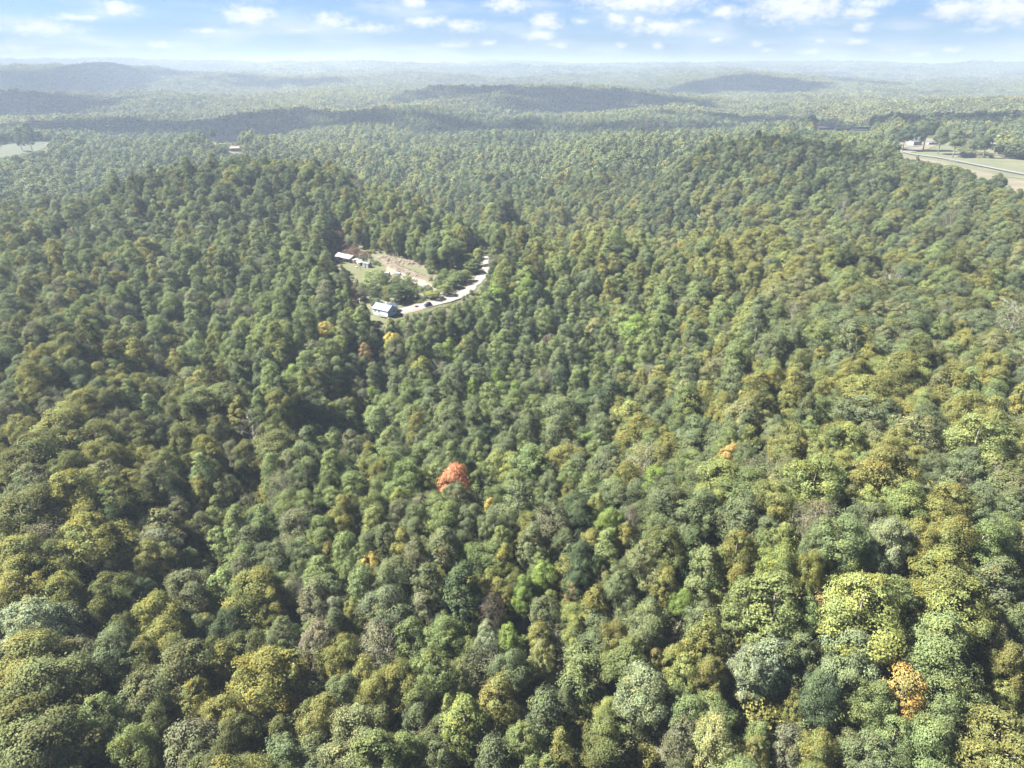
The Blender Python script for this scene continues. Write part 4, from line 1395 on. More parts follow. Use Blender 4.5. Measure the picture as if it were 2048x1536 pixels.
hg = np.random.default_rng(5)
for rec in TREES.replace('\n', ';').split(';'):
    if not rec.strip():
        continue
    u, v, w, k, c, *fix = rec.split()
    u, v, w = float(u), float(v), float(w)
    kind = KIND[k]
    Hg = 16.0 if not fix else float(fix[0])
    for _ in range(3):
        p = ray_level(u, v, Hg * (0.66 if kind != 'poplar' else 0.62))
        dist = math.sqrt(p[0] ** 2 + p[1] ** 2 + (CAMZ - p[2] - Hg * .65) ** 2)
        wm = w * dist / FPX * 1.02
        Hg = {'oak': 11.5 + 0.62 * wm, 'poplar': 10.5 + 1.15 * wm, 'round': 9.0 + 0.8 * wm, 'feather': 10 + 0.6 * wm, 'twig': 10 + 0.8 * wm, 'bare': 11 + 0.7 * wm}[kind]
        Hg = min(Hg, 23.0) if not fix else float(fix[0])
    HEROES.append(dict(u=u, v=v, w=w, kind=kind, c=c, p=p, wm=wm, H=Hg))

# distinct landmarks that labels can point to
MARKS = [(910, 968, 'the coral red tree'), (1804, 1375, 'the big orange tree'), (1457, 920, 'the small orange-red tree'), (688, 1027, 'the mustard dome tree'),
         (70, 1256, 'the pale blue-green dome tree'), (203, 1445, 'the fresh green tree by the bottom edge'), (544, 1426, 'the bare white snag'),
         (987, 1222, 'the purplish brown tree'), (1083, 1322, 'the apricot gold tree'), (1427, 1484, 'the pale gold tree at the bottom'),
         (1728, 1215, 'the huge yellow-green tree'), (1260, 845, 'the tall pale yellow poplar'), (1788, 572, 'the leafless grey tree'),
         (785, 683, 'the orange tree below the house'), (91, 1087, 'the pinkish half-dead tree'), (1221, 1056, 'the bright fresh green tree at the centre'),
         (742, 1137, 'the golden yellow tree'), (503, 855, 'the grey twiggy snag'), (1637, 1044, 'the pink-brown thin tree'), (1999, 1398, 'the small lime tree'),
         (1356, 500, 'the distant red tree'), (758, 1292, 'the thin brown dead-looking tree'), (1292, 1392, 'the big blue-green oak'), (772, 620, 'the pale blue house')]
OWN = {(910, 968): 'coral red autumn tree, the only red crown amid green oaks', (1804, 1375): 'big bright orange autumn tree among dark green oaks',
       (1457, 920): 'small orange-red tree in front of a rounded green oak', (688, 1027): 'mustard-topped dome tree between grey-brown and green crowns',
       (70, 1256): 'pale blue-green domed tree standing out of dark olive oaks', (203, 1445): 'tall fresh green tree by the bottom edge among brown-olive oaks',
       (544, 1426): 'bare white snag leaning out of a yellow-olive oak', (987, 1222): 'purplish brown thin tree amid fresh greens',
       (1083, 1322): 'apricot gold tree beside a bright fresh green crown', (1427, 1484): 'broad pale gold tree at the bottom beside a tan one',
       (1728, 1215): 'huge sprawling yellow-green oak, widest crown of the slope', (1260, 845): 'tall pale yellow poplar between two deep green oaks',
       (1788, 572): 'leafless grey tree on the upper slope among olive oaks', (785, 683): 'orange tree just below the pale blue house',
       (91, 1087): 'pinkish half-dead tree with open crown among olive oaks', (1221, 1056): 'bright fresh green tree at the centre of the slope',
       (742, 1137): 'small golden yellow tree above a large grey-green oak', (503, 855): 'grey twiggy snag between two dark olive oaks',
       (1637, 1044): 'pink-brown thin tree below a broad yellow-green oak', (1999, 1398): 'small lime-bright tree near the corner oaks',
       (1356, 500): 'distant red tree on the sunny ridge crest', (758, 1292): 'thin brown dead-looking tree with pale trunk showing',
       (1292, 1392): 'big blue-green oak with pale open limbs below', (652, 663): 'golden yellow tree downhill from the utility pole',
       (979, 1020): 'small golden top poking out below the coral red tree', (1190, 656): 'orange-tinged round tree among narrow green poplars',
       (931, 704): 'rust-orange pointed tree on the slope under the dirt road', (956, 510): 'yellow poplar at the bend of the gravel road',
       (944, 530): 'light green poplar inside the bend of the gravel road', (731, 712): 'rusty pointed tree near the orange tree below the house',
       (1803, 938): 'two-stemmed bare snag in a dark gap between oaks', (1986, 962): 'pale broken bare branches sticking out of grey-green oak'}
FORM = {'oak': 'tufted oak', 'poplar': 'pointed poplar', 'round': 'rounded tree', 'feather': 'feathery tiered tree', 'twig': 'thin-leaved tree', 'bare': 'leafless snag'}
NUM = ['', 'one', 'two', 'three', 'four', 'five', 'six', 'seven', 'eight', 'nine', 'ten']
used = set()
HEROES.sort(key=lambda h: -h['w'])


def label_for(h):
    if (h['u'], h['v']) in OWN:
        return OWN[(h['u'], h['v'])]
    size = 'broad' if h['w'] > 88 else 'large' if h['w'] > 68 else 'mid-sized' if h['w'] > 44 else 'small'
    if h['kind'] == 'poplar':
        size = 'tall' if h['w'] > 55 else 'slim' if h['w'] > 38 else 'narrow'
    head = f"{size} {CNAME[h['c']]} {FORM[h['kind']]}"
    head = head.replace('bare grey leafless', 'bare grey leafless')
    opts = []
    for mu_, mv, mt in MARKS:
        du, dv = h['u'] - mu_, h['v'] - mv
        d = math.hypot(du, dv)
        if d < 5:
            continue
        a = math.degrees(math.atan2(dv, du)) % 360
        rel = ['right of', 'below right of', 'below', 'below left of', 'left of', 'above left of', 'above', 'above right of'][int((a + 22.5) // 45) % 8]
        opts.append((d, rel, mt))
    opts.sort(key=lambda o: o[0])
    for d, rel, mt in opts[:6]:
        n = round(d / 62)
        dist = 'just' if n <= 1 else f"{NUM[n]} crowns" if n <= 10 else None
        if dist is None:
            continue
        t = f"{head} {dist} {rel} {mt}"
        if t not in used and len(t.split()) <= 16:
            return t
    for (d, rel, mt) in opts[:4]:
        for (d2, rel2, mt2) in opts[1:6]:
            t = f"{head} {rel} {mt}, {rel2} {mt2}"
            if t not in used and len(t.split()) <= 16:
                return t
    return head + ' in the forest'


cnt = {}
for h in HEROES:
    kind = h['kind']
    i = cnt.get(kind, 0)
    cnt[kind] = i + 1
    cm, tm, H0, R0, _ = PROTO[kind][i % len(PROTO[kind])]
    lab = label_for(h)
    used.add(lab)
    t = thing({'oak': 'oak_tree', 'poplar': 'poplar_tree', 'round': 'round_tree', 'feather': 'locust_tree', 'twig': 'thin_tree', 'bare': 'dead_tree'}[kind], lab, 'tree',
              (h['p'][0], h['p'][1], h['p'][2] - 0.2), hg.uniform(0, 6.28), 'trees standing out in the forest')
    s = h['wm'] / (2 * R0)
    t.scale = (s * hg.uniform(.95, 1.05), s * hg.uniform(.95, 1.05), h['H'] / H0)
    if (h['u'], h['v']) == (544, 1426):
        t.rotation_euler = (R(4), R(-24), 0)
    tr = bpy.data.objects.new('trunk', tm)
    cr = bpy.data.objects.new('crown', cm)
    for o in (tr, cr):
        COL.objects.link(o)
        o.parent = t
    k = hg.uniform(0.88, 1.14)
    c = PAL[h['c']]
    cr.color = (c[0] * k * hg.uniform(.95, 1.05), c[1] * k, c[2] * k * hg.uniform(.9, 1.1), 1)

# ------------------------------------------------------------------ the forest (everything past the trees one can pick out)
def joined_proto(name, parts):
    """crown and trunk of one tree in one mesh, for the forest"""
    vs, fs, mi, tone = [], [], [], []
    b = 0
    for me, k in parts:
        co = np.zeros(len(me.vertices) * 3, np.float32)
        me.vertices.foreach_get('co', co)
        co = co.reshape(-1, 3)
        vs.append(co)
        fs += [tuple(i + b for i in p.vertices) for p in me.polygons]
        mi += [k] * len(me.polygons)
        if 'tone' in me.attributes:
            t = np.zeros(len(co) * 3, np.float32)
            me.attributes['tone'].data.foreach_get('vector', t)
            tone.append(t.reshape(-1, 3))
        else:
            tone.append(np.ones((len(co), 3), np.float32))
        b += len(co)
    return np.concatenate(vs), fs, mi, np.concatenate(tone)


forest_col = bpy.data.collections.new('forest_kinds')     # never linked to the scene: only the forest object uses it
KINDS_IDX = {}
_pn = 0


def add_kind(tag, verts, faces, midx, tone, mats):
    global _pn
    o = mesh_obj('forest_tree_%03d' % _pn, verts, faces, mats, midx=midx)
    a = o.data.attributes.new('tone', 'FLOAT_VECTOR', 'POINT')
    a.data.foreach_set('vector', np.asarray(tone, np.float32).ravel())
    COL.objects.unlink(o)
    forest_col.objects.link(o)
    o.color = (0, 0, 0, 1)
    KINDS_IDX.setdefault(tag, []).append(_pn)
    _pn += 1


# near kinds: full crowns
for kind in ('oak', 'poplar', 'round', 'feather', 'twig', 'bare', 'shrub'):
    for cm, tm, H0, R0, p in PROTO[kind]:
        v, f, mi, tn = joined_proto(kind, ((cm, 0), (tm, 1)))
        add_kind(kind + '0', v, f, mi, tn, [M_LEAF, M_PALEBARK if kind in ('bare', 'twig') else M_BARK])


def coarse(p, n, size, g):
    sel = g.choice(len(p[0]), min(n, len(p[0])), False)
    q = leaf_quads(p[0][sel], p[1][sel], np.full(len(sel), size), g, 0.8)
    t = np.zeros((len(sel), 4, 3), np.float32)
    t[:] = p[3][sel][:, None, :]
    return q, t.reshape(-1, 3)


g1 = np.random.default_rng(77)
for kind, n, s in (('oak', 1000, 0.62), ('poplar', 750, 0.52), ('round', 750, 0.52)):
    for cm, tm, H0, R0, p in PROTO[kind][:4]:
        q, t = coarse(p, n, s, g1)
        add_kind(kind + '1', q, np.arange(len(q)).reshape(-1, 4), None, t, [M_LEAF])
# far kinds: groves of about fifteen crowns
for k in range(6):
    qs, ts = [], []
    for j in range(18):
        kind = 'oak' if g1.random() < .62 else 'poplar'
        p = PROTO[kind][int(g1.integers(0, 4))][4]
        q, t = coarse(p, 64, 2.0, g1)
        a = g1.uniform(0, 6.28)
        rr = 17 * math.sqrt((j + .5) / 18)
        th = j * 2.4
        s = g1.uniform(0.8, 1.25)
        q = q * s + np.array([rr * math.cos(th), rr * math.sin(th), -1.5])
        t[:, 0] *= g1.uniform(.72, 1.3)
        t[:, 1] += abs(g1.normal(0, .35))
        qs.append(q)
        ts.append(t)
    q, t = np.concatenate(qs), np.concatenate(ts)
    add_kind('grove', q, np.arange(len(q)).reshape(-1, 4), None, t, [M_LEAF])

# what stands where: mixtures of colours and kinds around places of the photograph
ZONES = [  # u, v, radius, poplar share, colours
    (150, 1400, 420, .05, 'ol4 og3 br3 gb1 dg1'), (700, 1400, 330, .25, 'og3 gg3 lg3 gb2 ol2 br1'), (1150, 1350, 330, .3, 'og3 gg3 lg3 yl2 bl1 dg1'),
    (1750, 1350, 380, .15, 'lg4 yl2 og3 gg3 bg1'), (150, 950, 300, .1, 'ol3 og5 lg1 gb1'), (420, 1050, 160, .3, 'ol3 dg2 lg1 gb1'),
    (750, 1000, 260, .6, 'lg6 gg4 og1 gb1'), (1200, 1000, 260, .3, 'gg4 lg3 og2 dg1 ta1'), (1750, 950, 330, .08, 'og4 yl2 gg3 lg2 ta2'),
    (100, 700, 260, .15, 'ol3 og3 gg3 lg2 gb1'), (330, 560, 230, .65, 'lg6 gg3 bg1 og1 gb1'), (560, 700, 180, .95, 'lg7 gg2 yl1'),
    (750, 760, 180, .6, 'lg4 gg3 ol1 br1 dg1 gb2'), (1050, 720, 260, .9, 'lg6 gg4 dg1 bl1'), (1350, 640, 200, .8, 'lg5 gg3 og2'),
    (1700, 660, 260, .12, 'og4 yl2 gg3 lg1 ta2 ol1'), (60, 520, 200, .2, 'gg4 lg2 ol2 og1'), (1150, 485, 170, .25, 'yl5 og4 lg2 mu1'),
    (1450, 500, 170, .15, 'og5 yl3 lg1 ta1'), (1850, 500, 220, .1, 'gg3 og3 ol2 lg2 ta1'), (500, 450, 170, .6, 'lg5 gg3 ol1'), (480, 360, 170, .1, 'ol3 dg3 gg2 og1 br1'),
    (850, 420, 140, .6, 'lg4 yl2 og2 gg1'), (1000, 340, 160, .3, 'gg4 lg2 dg2 ol1'), (150, 350, 200, .2, 'gg3 lg3 ol2 dg1'), (1350, 350, 160, .2, 'gg3 ol2 lg1 dg3'),
    (1600, 320, 140, .1, 'dg5 ol2 gg2'), (1800, 390, 180, .2, 'gg4 dg2 lg3 ol1'), (1450, 420, 140, .1, 'og2 lg3 gg3 ol1'),
    (300, 270, 220, .2, 'gg3 dg3 ol2'), (900, 270, 240, .2, 'gg3 dg3 ol2'), (1900, 280, 200, .1, 'dg3 gg3 ol1'), (700, 190, 280, .3, 'og3 yl2 lg2 gg2'),
    (1300, 200, 260, .3, 'gg3 og2 lg2 dg1'), (1850, 200, 280, .3, 'og3 lg2 gg2 yl1'), (150, 180, 260, .2, 'gg3 dg2 og1')]
PK = list(PAL)
ZC = np.array([(z[0], z[1]) for z in ZONES], float)
ZR = np.array([z[2] for z in ZONES], float)
ZP = np.array([z[3] for z in ZONES])
ZW = np.zeros((len(ZONES), len(PK)))
for i, z in enumerate(ZONES):
    for w in z[4].split():
        ZW[i, PK.index(w[:2])] = float(w[2:])
ZW /= ZW.sum(1, keepdims=True)
PALA = np.array([PAL[k] for k in PK])

fg = np.random.default_rng(2024)


def zone_mix(u, v):
    d = ((u[:, None] - ZC[:, 0]) ** 2 + ((v[:, None] - ZC[:, 1]) * 1.3) ** 2) / ZR ** 2
    w = np.exp(-2.0 * d) + 1e-9
    w /= w.sum(1, keepdims=True)
    return w @ ZP, w @ ZW


def choose(wts):
    c = np.cumsum(wts, 1)
    return (fg.random(len(wts))[:, None] * c[:, -1:] > c).sum(1).clip(0, wts.shape[1] - 1)


def inside(poly, x, y):
    r = np.zeros(len(x), bool)
    n = len(poly)
    for i in range(n):
        x0, y0 = poly[i][:2]
        x1, y1 = poly[(i + 1) % n][:2]
        c = ((y0 > y) != (y1 > y)) & (x < (x1 - x0) * (y - y0) / (y1 - y0 + 1e-12) + x0)
        r ^= c
    return r


def near_line(line, x, y, d):
    r = np.zeros(len(x), bool)
    for a, b in zip(line[:-1], line[1:]):
        ax, ay, bx, by = a[0], a[1], b[0], b[1]
        L2 = (bx - ax) ** 2 + (by - ay) ** 2 + 1e-9
        t = np.clip(((x - ax) * (bx - ax) + (y - ay) * (by - ay)) / L2, 0, 1)
        r |= (x - ax - t * (bx - ax)) ** 2 + (y - ay - t * (by - ay)) ** 2 < d * d
    return r


def scatter(rmin, rmax, cell, azmax):
    """jittered grid over a fan of land in front of the viewpoint"""
    n = int(2 * rmax / cell) + 2
    gx_, gy_ = np.meshgrid(np.arange(-n // 2, n // 2), np.arange(-6, int(rmax / cell / .9) + 2))
    x = (gx_ + 0.5 * (gy_ % 2) + fg.uniform(-.36, .36, gx_.shape)) * cell
    y = (gy_ + fg.uniform(-.36, .36, gx_.shape)) * cell * .9
    x, y = x.ravel(), y.ravel()
    r = np.hypot(x, y)
    a = np.abs(np.arctan2(x, y))
    k = (r >= rmin) & (r < rmax) & (a < azmax)
    return x[k], y[k]


PX, PY, PZ, PI, PS, PR, PT = [], [], [], [], [], [], []


def put(x, y, z, idx, scl, tint, tilt=0.05):
    PX.append(x)
    PY.append(y)
    PZ.append(z)
    PI.append(idx)
    PS.append(scl)
    n = len(x)
    PR.append(np.stack([fg.normal(0, tilt, n), fg.normal(0, tilt, n), fg.uniform(0, 6.28, n)], -1))
    PT.append(tint)


hx = np.array([h['p'][0] for h in HEROES])
hy = np.array([h['p'][1] for h in HEROES])
hr = np.array([h['wm'] / 2 for h in HEROES])


def open_land(x, y, margin):
    k = np.zeros(len(x), bool)
    for poly, m in OPEN_POLYS:
        k |= inside(poly, x, y) | near_line(list(poly) + [poly[0]], x, y, margin * m)
    for line, wd in OPEN_LINES:
        k |= near_line(line, x, y, wd / 2 + margin * 0.6)
    return k


def trees(x, y, lod, cell):
    k = ~open_land(x, y, 2.2)
    x, y = x[k], y[k]
    z = ground(x, y)
    u, v = project(x, y, z + 11)
    pp, ww = zone_mix(u, v)
    # stands of one kind: slow noise shifts the mixture from place to place
    st_ = fbm(x / 45, y / 45, 40, 3)
    pop = fg.random(len(x)) < np.clip(pp + 0.55 * st_ * np.minimum(1, pp * 3), 0, 1)
    ci = choose(ww * (1 + 0.9 * np.stack([fbm(x / 60 + 9 * j, y / 60 - 5 * j, 60 + j, 2) for j in range(len(PK))], 1)).clip(0.05))
    n = len(x)
    size = np.exp(fg.normal(0, 0.23, n)).clip(.5, 1.6)
    kind = np.where(pop, 1, np.where(fg.random(n) < .80, 0, 2))
    if lod == 0:
        kind = np.where((fg.random(n) < .035) & ~pop, 3, kind)
        kind = np.where((fg.random(n) < .028), 4, kind)
        kind = np.where((fg.random(n) < .003), 5, kind)
    R0 = np.array([5.2, 3.3, 4.2, 4.4, 3.8, 4.0])[kind]
    H0 = np.array([18., 20., 16., 16., 17., 17.])[kind]
    want = np.where(kind == 1, 3.0, np.where(kind == 0, 4.5, 3.6)) * size * cell / 7.6
    hgt = np.where(kind == 1, 19.5, np.where(kind == 0, 17.0, 15.0)) * size ** .6 * fg.uniform(.80, 1.15, n)
    tint = PALA[ci] * fg.uniform(.82, 1.2, n)[:, None]
    tint = np.where((kind == 4)[:, None], PALA[PK.index('gb')] * fg.uniform(.8, 1.2, n)[:, None], tint)
    if lod == 0:
        # no crowding of the single trees: fill only the gaps between them
        keep = np.ones(n, bool)
        sq = np.ones(n)
        for a, b, r in zip(hx, hy, hr):
            d = np.hypot(x - a, y - b)
            keep &= d > 0.55 * r + 0.40 * want
            sq = np.where(d < 1.25 * r + want, np.minimum(sq, .80), sq)
        hgt, want = hgt * sq, want * np.where(sq < 1, .86, 1)
        # low growth where the yard, the road and the lot are seen over the trees in front of them
    else:
        keep = np.ones(n, bool)
    hgt = np.where(inside(LOWZONE, x, y), np.minimum(hgt, fg.uniform(3, 6.5, n)), hgt)
    hgt = np.where(inside(LOWZONE2, x, y), np.minimum(hgt, fg.uniform(4, 8, n)), hgt)
    want = np.where(hgt < 9, np.minimum(want, 2.9), want)
    ul, vl = project(x, y, z)
    for poly in (VIEW_POLYS if y.min() < 500 else []) + VIEW_FAR:
        base_in = inside(poly, ul, vl)
        hgt = np.where(base_in, np.minimum(hgt, fg.uniform(1.3, 2.6, n)), hgt)
        for it in range(9):
            bad = np.zeros(n, bool)
            hw_ = want * .42 * FPX / np.hypot(np.hypot(x, y), CAMZ - z)
            for q in (1.0, .8, .6, .45, .3):
                uu, vv = project(x, y, z + hgt * q)
                side = hw_ * (0.25 if q == 1.0 else 1.0)
                for du in (-1, 0, 1):
                    bad |= inside(poly, uu + du * side, vv)
            bad &= ~base_in
            hgt = np.where(bad, hgt * .80, hgt)
            want = np.where(bad, want * .90, want)
        hgt = np.where(bad, 0, hgt)
    low = hgt < 7.0
    want = np.where(low, np.minimum(want, 2.4), want)
    idx = np.zeros(n, int)
    tags = ['oak', 'poplar', 'round', 'feather', 'twig', 'bare']
    for q in range(6):
        tg = tags[q] + str(lod)
        if tg in KINDS_IDX:
            idx = np.where(kind == q, fg.choice(KINDS_IDX[tg], n), idx)
    idx = np.where(low, fg.choice(KINDS_IDX['shrub0'], n), idx)
    R0 = np.where(low, 2.3, R0)
    H0 = np.where(low, 4.5, H0)
    scl = np.stack([want / R0 * fg.uniform(.9, 1.1, n), want / R0 * fg.uniform(.9, 1.1, n), hgt / H0], -1)
    k = keep & (hgt > 1.2)
    put(x[k], y[k], z[k] - .2, idx[k], scl[k], tint[k])


x, y = scatter(30, 240, 7.6, R(50))
trees(x, y, 0, 7.6)
x, y = scatter(240, 860, 7.5, R(44))
trees(x, y, 0, 7.9)
x, y = scatter(860, 1900, 8.4, R(42))
trees(x, y, 1, 8.8)
# undergrowth and saplings in the near gaps
x, y = scatter(40, 560, 5.2, R(46))
k = ~open_land(x, y, .6) & (fg.random(len(x)) < .82 + .15 * np.exp(-(((x + 70) / 90) ** 2 + ((y - 430) / 90) ** 2)))
x, y = x[k], y[k]
n = len(x)
u, v = project(x, y, ground(x, y))
_, ww = zone_mix(u, v)
tint = PALA[choose(ww)] * fg.uniform(.7, 1.25, n)[:, None]
tint = np.where((fg.random(n) < .10)[:, None], PALA[PK.index('mu')], tint)
tint = np.where((fg.random(n) < .008)[:, None], PALA[PK.index('ru')], tint)
s = np.exp(fg.normal(0, .3, n)).clip(.4, 1.6) * 1.1
s = np.where(near_line(ROAD, x, y, 30) | near_line(LAWN + YARD, x, y, 22), np.minimum(s, .45), s)
put(x, y, ground(x, y) - .1, fg.choice(KINDS_IDX['shrub0'], n), np.stack([s, s, s * fg.uniform(.8, 1.5, n)], -1), tint)


def groves(rmin, rmax, cell, sc):
    x, y = scatter(rmin, rmax, cell, R(41))
    k = ~open_land(x, y, 12)
    x, y = x[k], y[k]
    u, v = project(x, y, ground(x, y) + 10)
    k = v < 330
    x, y, u, v = x[k], y[k], u[k], v[k]
    _, ww = zone_mix(u, v)
    ww = ww * (1 + 0.9 * np.stack([fbm(x / 190 + 9 * j, y / 190 - 5 * j, 60 + j, 2) for j in range(len(PK))], 1)).clip(0.05)
    n = len(x)
    tint = PALA[choose(ww)] * .6 + (ww / ww.sum(1, keepdims=True)) @ PALA * .4
    tint = tint * fg.uniform(.85, 1.18, n)[:, None]
    s = sc * fg.uniform(.9, 1.12, n)
    put(x, y, ground(x, y), fg.choice(KINDS_IDX['grove'], n), np.stack([s, s, sc ** .5 * fg.uniform(.8, 1.15, n)], -1), tint, .03)


groves(1900, 5200, 29, 1.0)
groves(5200, 16000, 62, 2.1)

PX, PY, PZ = np.concatenate(PX), np.concatenate(PY), np.concatenate(PZ)
forest = mesh_obj('forest', np.stack([PX, PY, PZ], -1), [], M_LEAF)
forest['kind'] = 'stuff'
forest.color = (0, 0, 0, 1)
me = forest.data
a = me.attributes.new('kind', 'INT', 'POINT')
a.data.foreach_set('value', np.concatenate(PI).astype(np.int32))
a = me.attributes.new('size', 'FLOAT_VECTOR', 'POINT')
a.data.foreach_set('vector', np.concatenate(PS).astype(np.float32).ravel())
a = me.attributes.new('turn', 'FLOAT_VECTOR', 'POINT')
a.data.foreach_set('vector', np.concatenate(PR).astype(np.float32).ravel())
a = me.attributes.new('tint', 'FLOAT_COLOR', 'POINT')
tt = np.ones((len(PX), 4), np.float32)
tt[:, :3] = np.concatenate(PT)
a.data.foreach_set('color', tt.ravel())
print('forest trees', len(PX))

ng = bpy.data.node_groups.new('forest', 'GeometryNodeTree')
ng.interface.new_socket('Geometry', in_out='INPUT', socket_type='NodeSocketGeometry')
ng.interface.new_socket('Geometry', in_out='OUTPUT', socket_type='NodeSocketGeometry')
N, L = ng.nodes, ng.links
gi, go = N.new('NodeGroupInput'), N.new('NodeGroupOutput')
ip = N.new('GeometryNodeInstanceOnPoints')
ci = N.new('GeometryNodeCollectionInfo')
ci.inputs['Collection'].default_value = forest_col
ci.inputs['Separate Children'].default_value = True
ci.inputs['Reset Children'].default_value = True


def named(t, s):
    q = N.new('GeometryNodeInputNamedAttribute')
    q.data_type = t
    q.inputs['Name'].default_value = s
    return q.outputs['Attribute']


L.new(gi.outputs[0], ip.inputs['Points'])
L.new(ci.outputs[0], ip.inputs['Instance'])
ip.inputs['Pick Instance'].default_value = True
L.new(named('INT', 'kind'), ip.inputs['Instance Index'])
L.new(named('FLOAT_VECTOR', 'turn'), ip.inputs['Rotation'])
L.new(named('FLOAT_VECTOR', 'size'), ip.inputs['Scale'])
L.new(ip.outputs[0], go.inputs[0])
forest.modifiers.new('forest', 'NODES').node_group = ng

# ------------------------------------------------------------------ lone trees of the farmyard and the pastures
LONE = [(1805, 302, 26, 'dg', 'oak', 'dark lone tree on the near corner of the farmyard'), (1846, 302, 34, 'dg', 'oak', 'big dark tree in the middle of the farmyard, taller than the white farmhouse'),
        (1875, 309, 26, 'gg', 'oak', 'grey-green roadside tree past the big dark farmyard tree'), (1905, 315, 26, 'gg', 'oak', 'round grey-green tree just before the cottage by the valley road'),
        (1965, 317, 24, 'dg', 'oak', 'dark tree over the low white shed by the valley road'), (1950, 311, 20, 'gg', 'oak', 'pale tree behind the low white shed by the valley road'),
        (1780, 299, 22, 'gg', 'oak', 'tree at the wooded end of the farm track'), (1790, 276, 20, 'og', 'oak', 'yellowish tree behind the farmyard'),
        (45, 302, 12, 'dg', 'poplar', 'slim dark tree standing in the green pasture'), (66, 306, 15, 'dg', 'poplar', 'slim dark tree on the lower edge of the green pasture'),
        (48, 284, 16, 'lg', 'oak', 'rounded light tree on the upper edge of the green pasture'), (428, 284, 14, 'dg', 'oak', 'dark tree on the small hillside clearing'),
        (455, 281, 12, 'dg', 'poplar', 'slim tree on the small hillside clearing')]
for i, (u, v, w, c, kind, lab) in enumerate(LONE):
    q = hit(u, v)
    dist = math.hypot(q[0], q[1])
    wm = w * dist / FPX
    cm, tm, H0, R0, _ = PROTO[kind][i % 4]
    t = thing('lone_tree', lab, 'tree', (q[0], q[1], q[2] - .2), i * 1.3, 'lone trees of the fields')
    s = wm / (2 * R0)
    t.scale = (s, s, s * .95 if kind == 'oak' else s * 1.0)
    for nm_, me_ in (('trunk', tm), ('crown', cm)):
        o = bpy.data.objects.new(nm_, me_)
        COL.objects.link(o)
        o.parent = t
        if nm_ == 'crown':
            o.color = (*PAL[c], 1)

# ------------------------------------------------------------------ dead brown vines and brush round the upper lot
bg_ = np.random.default_rng(9)
bp, bn, bs, bt = [], [], [], []
for poly, dens_, hmax in ((BRUSH1, 1.5, 4.2), (BRUSH2, 1.8, 4.0)):
    P2 = np.array([q[:2] for q in poly])
    lo, hi = P2.min(0), P2.max(0)
    nn_ = int((hi - lo).prod() * dens_)
    xy = bg_.uniform(lo, hi, (nn_, 2))
    xy = xy[inside([tuple(q) for q in P2], xy[:, 0], xy[:, 1])]
    for x, y in xy:
        hgt = hmax * max(0.15, .55 + .6 * float(vnoise(np.array(x / 5), np.array(y / 5), 90)))
        k = 16
        d = unit(bg_.normal(size=(k, 3)) + np.array([0, 0, .5]))
        bp.append(np.array([x, y, float(ground(x, y)) + hgt * .5]) + d * np.array([.9, .9, hgt * .5]))
        bn.append(unit(d + bg_.normal(size=(k, 3)) * .5))
        bs.append(np.full(k, .24))
        bt.append(np.tile([bg_.uniform(.6, 1.5), abs(bg_.normal(0, .4)), .6 if bg_.random() < .18 else 0], (k, 1)))
bp, bn, bs, bt = map(np.concatenate, (bp, bn, bs, bt))
brush = bpy.data.objects.new('dead_brush', crown_mesh('dead_brush', bp, bn, bs, bt, bg_))
COL.objects.link(brush)
brush.color = (.088, .062, .054, 1)
brush['kind'] = 'stuff'

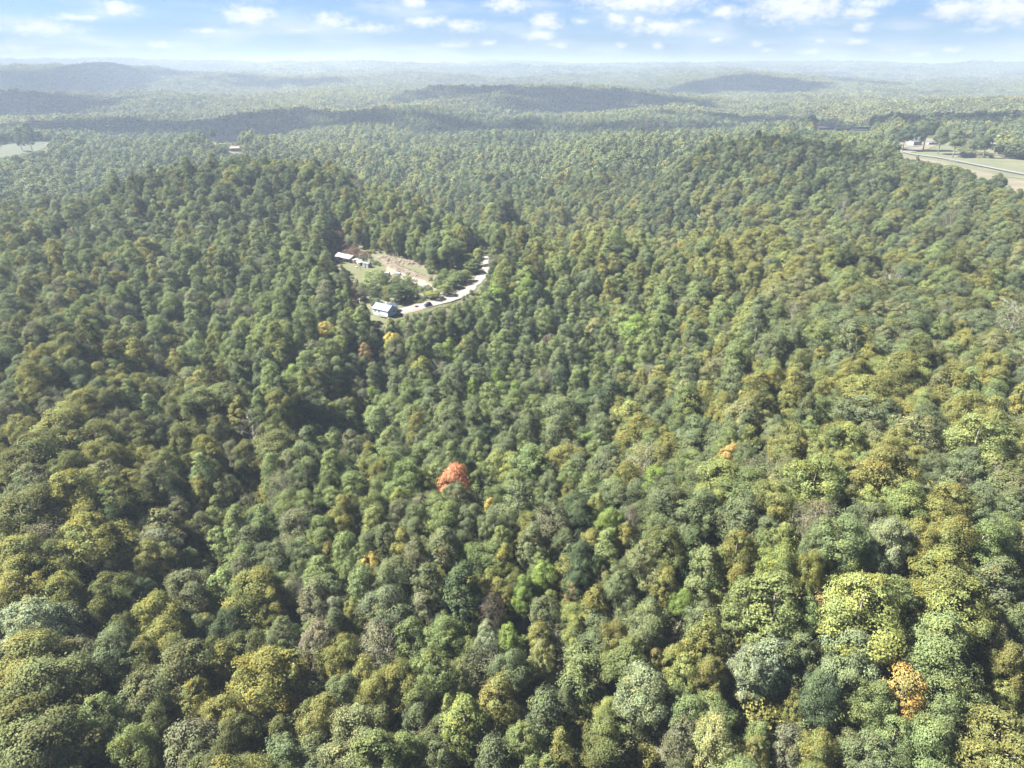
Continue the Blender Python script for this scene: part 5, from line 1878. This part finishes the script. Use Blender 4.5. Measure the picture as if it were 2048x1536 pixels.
# ------------------------------------------------------------------ clouds overhead, whose shadows lie on the far hills
M_CLOUD = plain('cloud', (.86, .87, .88), 1.0, .03, .004)
cv_, cf_ = [], []
ico = []
import bmesh
bm = bmesh.new()
bmesh.ops.create_icosphere(bm, subdivisions=2, radius=1)
ico_v = np.array([v.co[:] for v in bm.verts])
ico_f = np.array([[v.index for v in f.verts] for f in bm.faces])
bm.free()
cg = np.random.default_rng(31)
SHADE = [(560, 168, 220, 110), (900, 192, 170, 80), (1850, 188, 170, 70), (120, 165, 300, 230), (330, 150, 300, 180), (20, 215, 200, 240), (1480, 165, 280, 200), (1160, 205, 290, 150), (1320, 215, 140, 100), (350, 262, 230, 130), (620, 250, 180, 110),
         (950, 262, 190, 90), (1250, 262, 170, 75), (120, 262, 180, 130), (1900, 246, 220, 110), (2040, 240, 180, 110), (1500, 246, 150, 90), (1600, 300, 60, 22), (1650, 150, 200, 110), (1750, 170, 140, 80)]
nv = 0
for (u, v, hw, hd) in SHADE:
    if v > 150 and v < 270:
        hw, hd = hw * 1.45, hd * 1.45
    else:
        hw, hd = hw * 1.25, hd * 1.25
    q = hit(u, v, above=10)
    alt = 1150 + cg.uniform(-60, 120)
    k = (alt - q[2]) / sdir[2]
    c = np.array([q[0], q[1], q[2]]) + sdir * k
    n = int(34 + hw * hd / 2500)
    for j in range(n):
        rr = math.sqrt(cg.random())
        th = cg.uniform(0, 6.28)
        s = cg.uniform(.16, .34) * min(hw, hd) * (1.15 - .55 * rr)
        o = c + np.array([hw * rr * math.cos(th), hd * rr * math.sin(th), s * .3 + abs(cg.normal(0, 20)) * (1 - rr)])
        sc = np.array([s * 1.2, s, s * .55])
        bump = 1 + .16 * vnoise(ico_v[:, 0] * 2.3 + j, ico_v[:, 1] * 2.3 + ico_v[:, 2] * 3, 7)[:, None]
        cv_.append(ico_v * bump * sc + o)
        cf_.append(ico_f + nv)
        nv += len(ico_v)
clouds = mesh_obj('clouds', np.concatenate(cv_), np.concatenate(cf_), M_CLOUD, smooth_=True)
clouds['kind'] = 'stuff'

# ------------------------------------------------------------------ haze
zmin = float(gz.min()) - 1.0
ztop = max(float(gz.max()) + 25.0, CAMZ + 12.0)
HX, HY0, HY1 = 46000.0, -46000.0, 46000.0
hb = MB().box(-HX, HX, HY0, HY1, zmin - 2, ztop)
hm, hn, hl = mat_base('haze')
pv = hn.new('ShaderNodeVolumePrincipled')
pv.inputs['Color'].default_value = (.29, .355, .45, 1)
pv.inputs['Density'].default_value = 1.85e-4
pv.inputs['Anisotropy'].default_value = 0.1
ho = hn.new('ShaderNodeOutputMaterial')
hl.new(pv.outputs[0], ho.inputs['Volume'])
haze = hb.build('haze', hm)
haze['kind'] = 'stuff'
print('haze top', ztop, 'ground', zmin, 'heroes', len(HEROES))
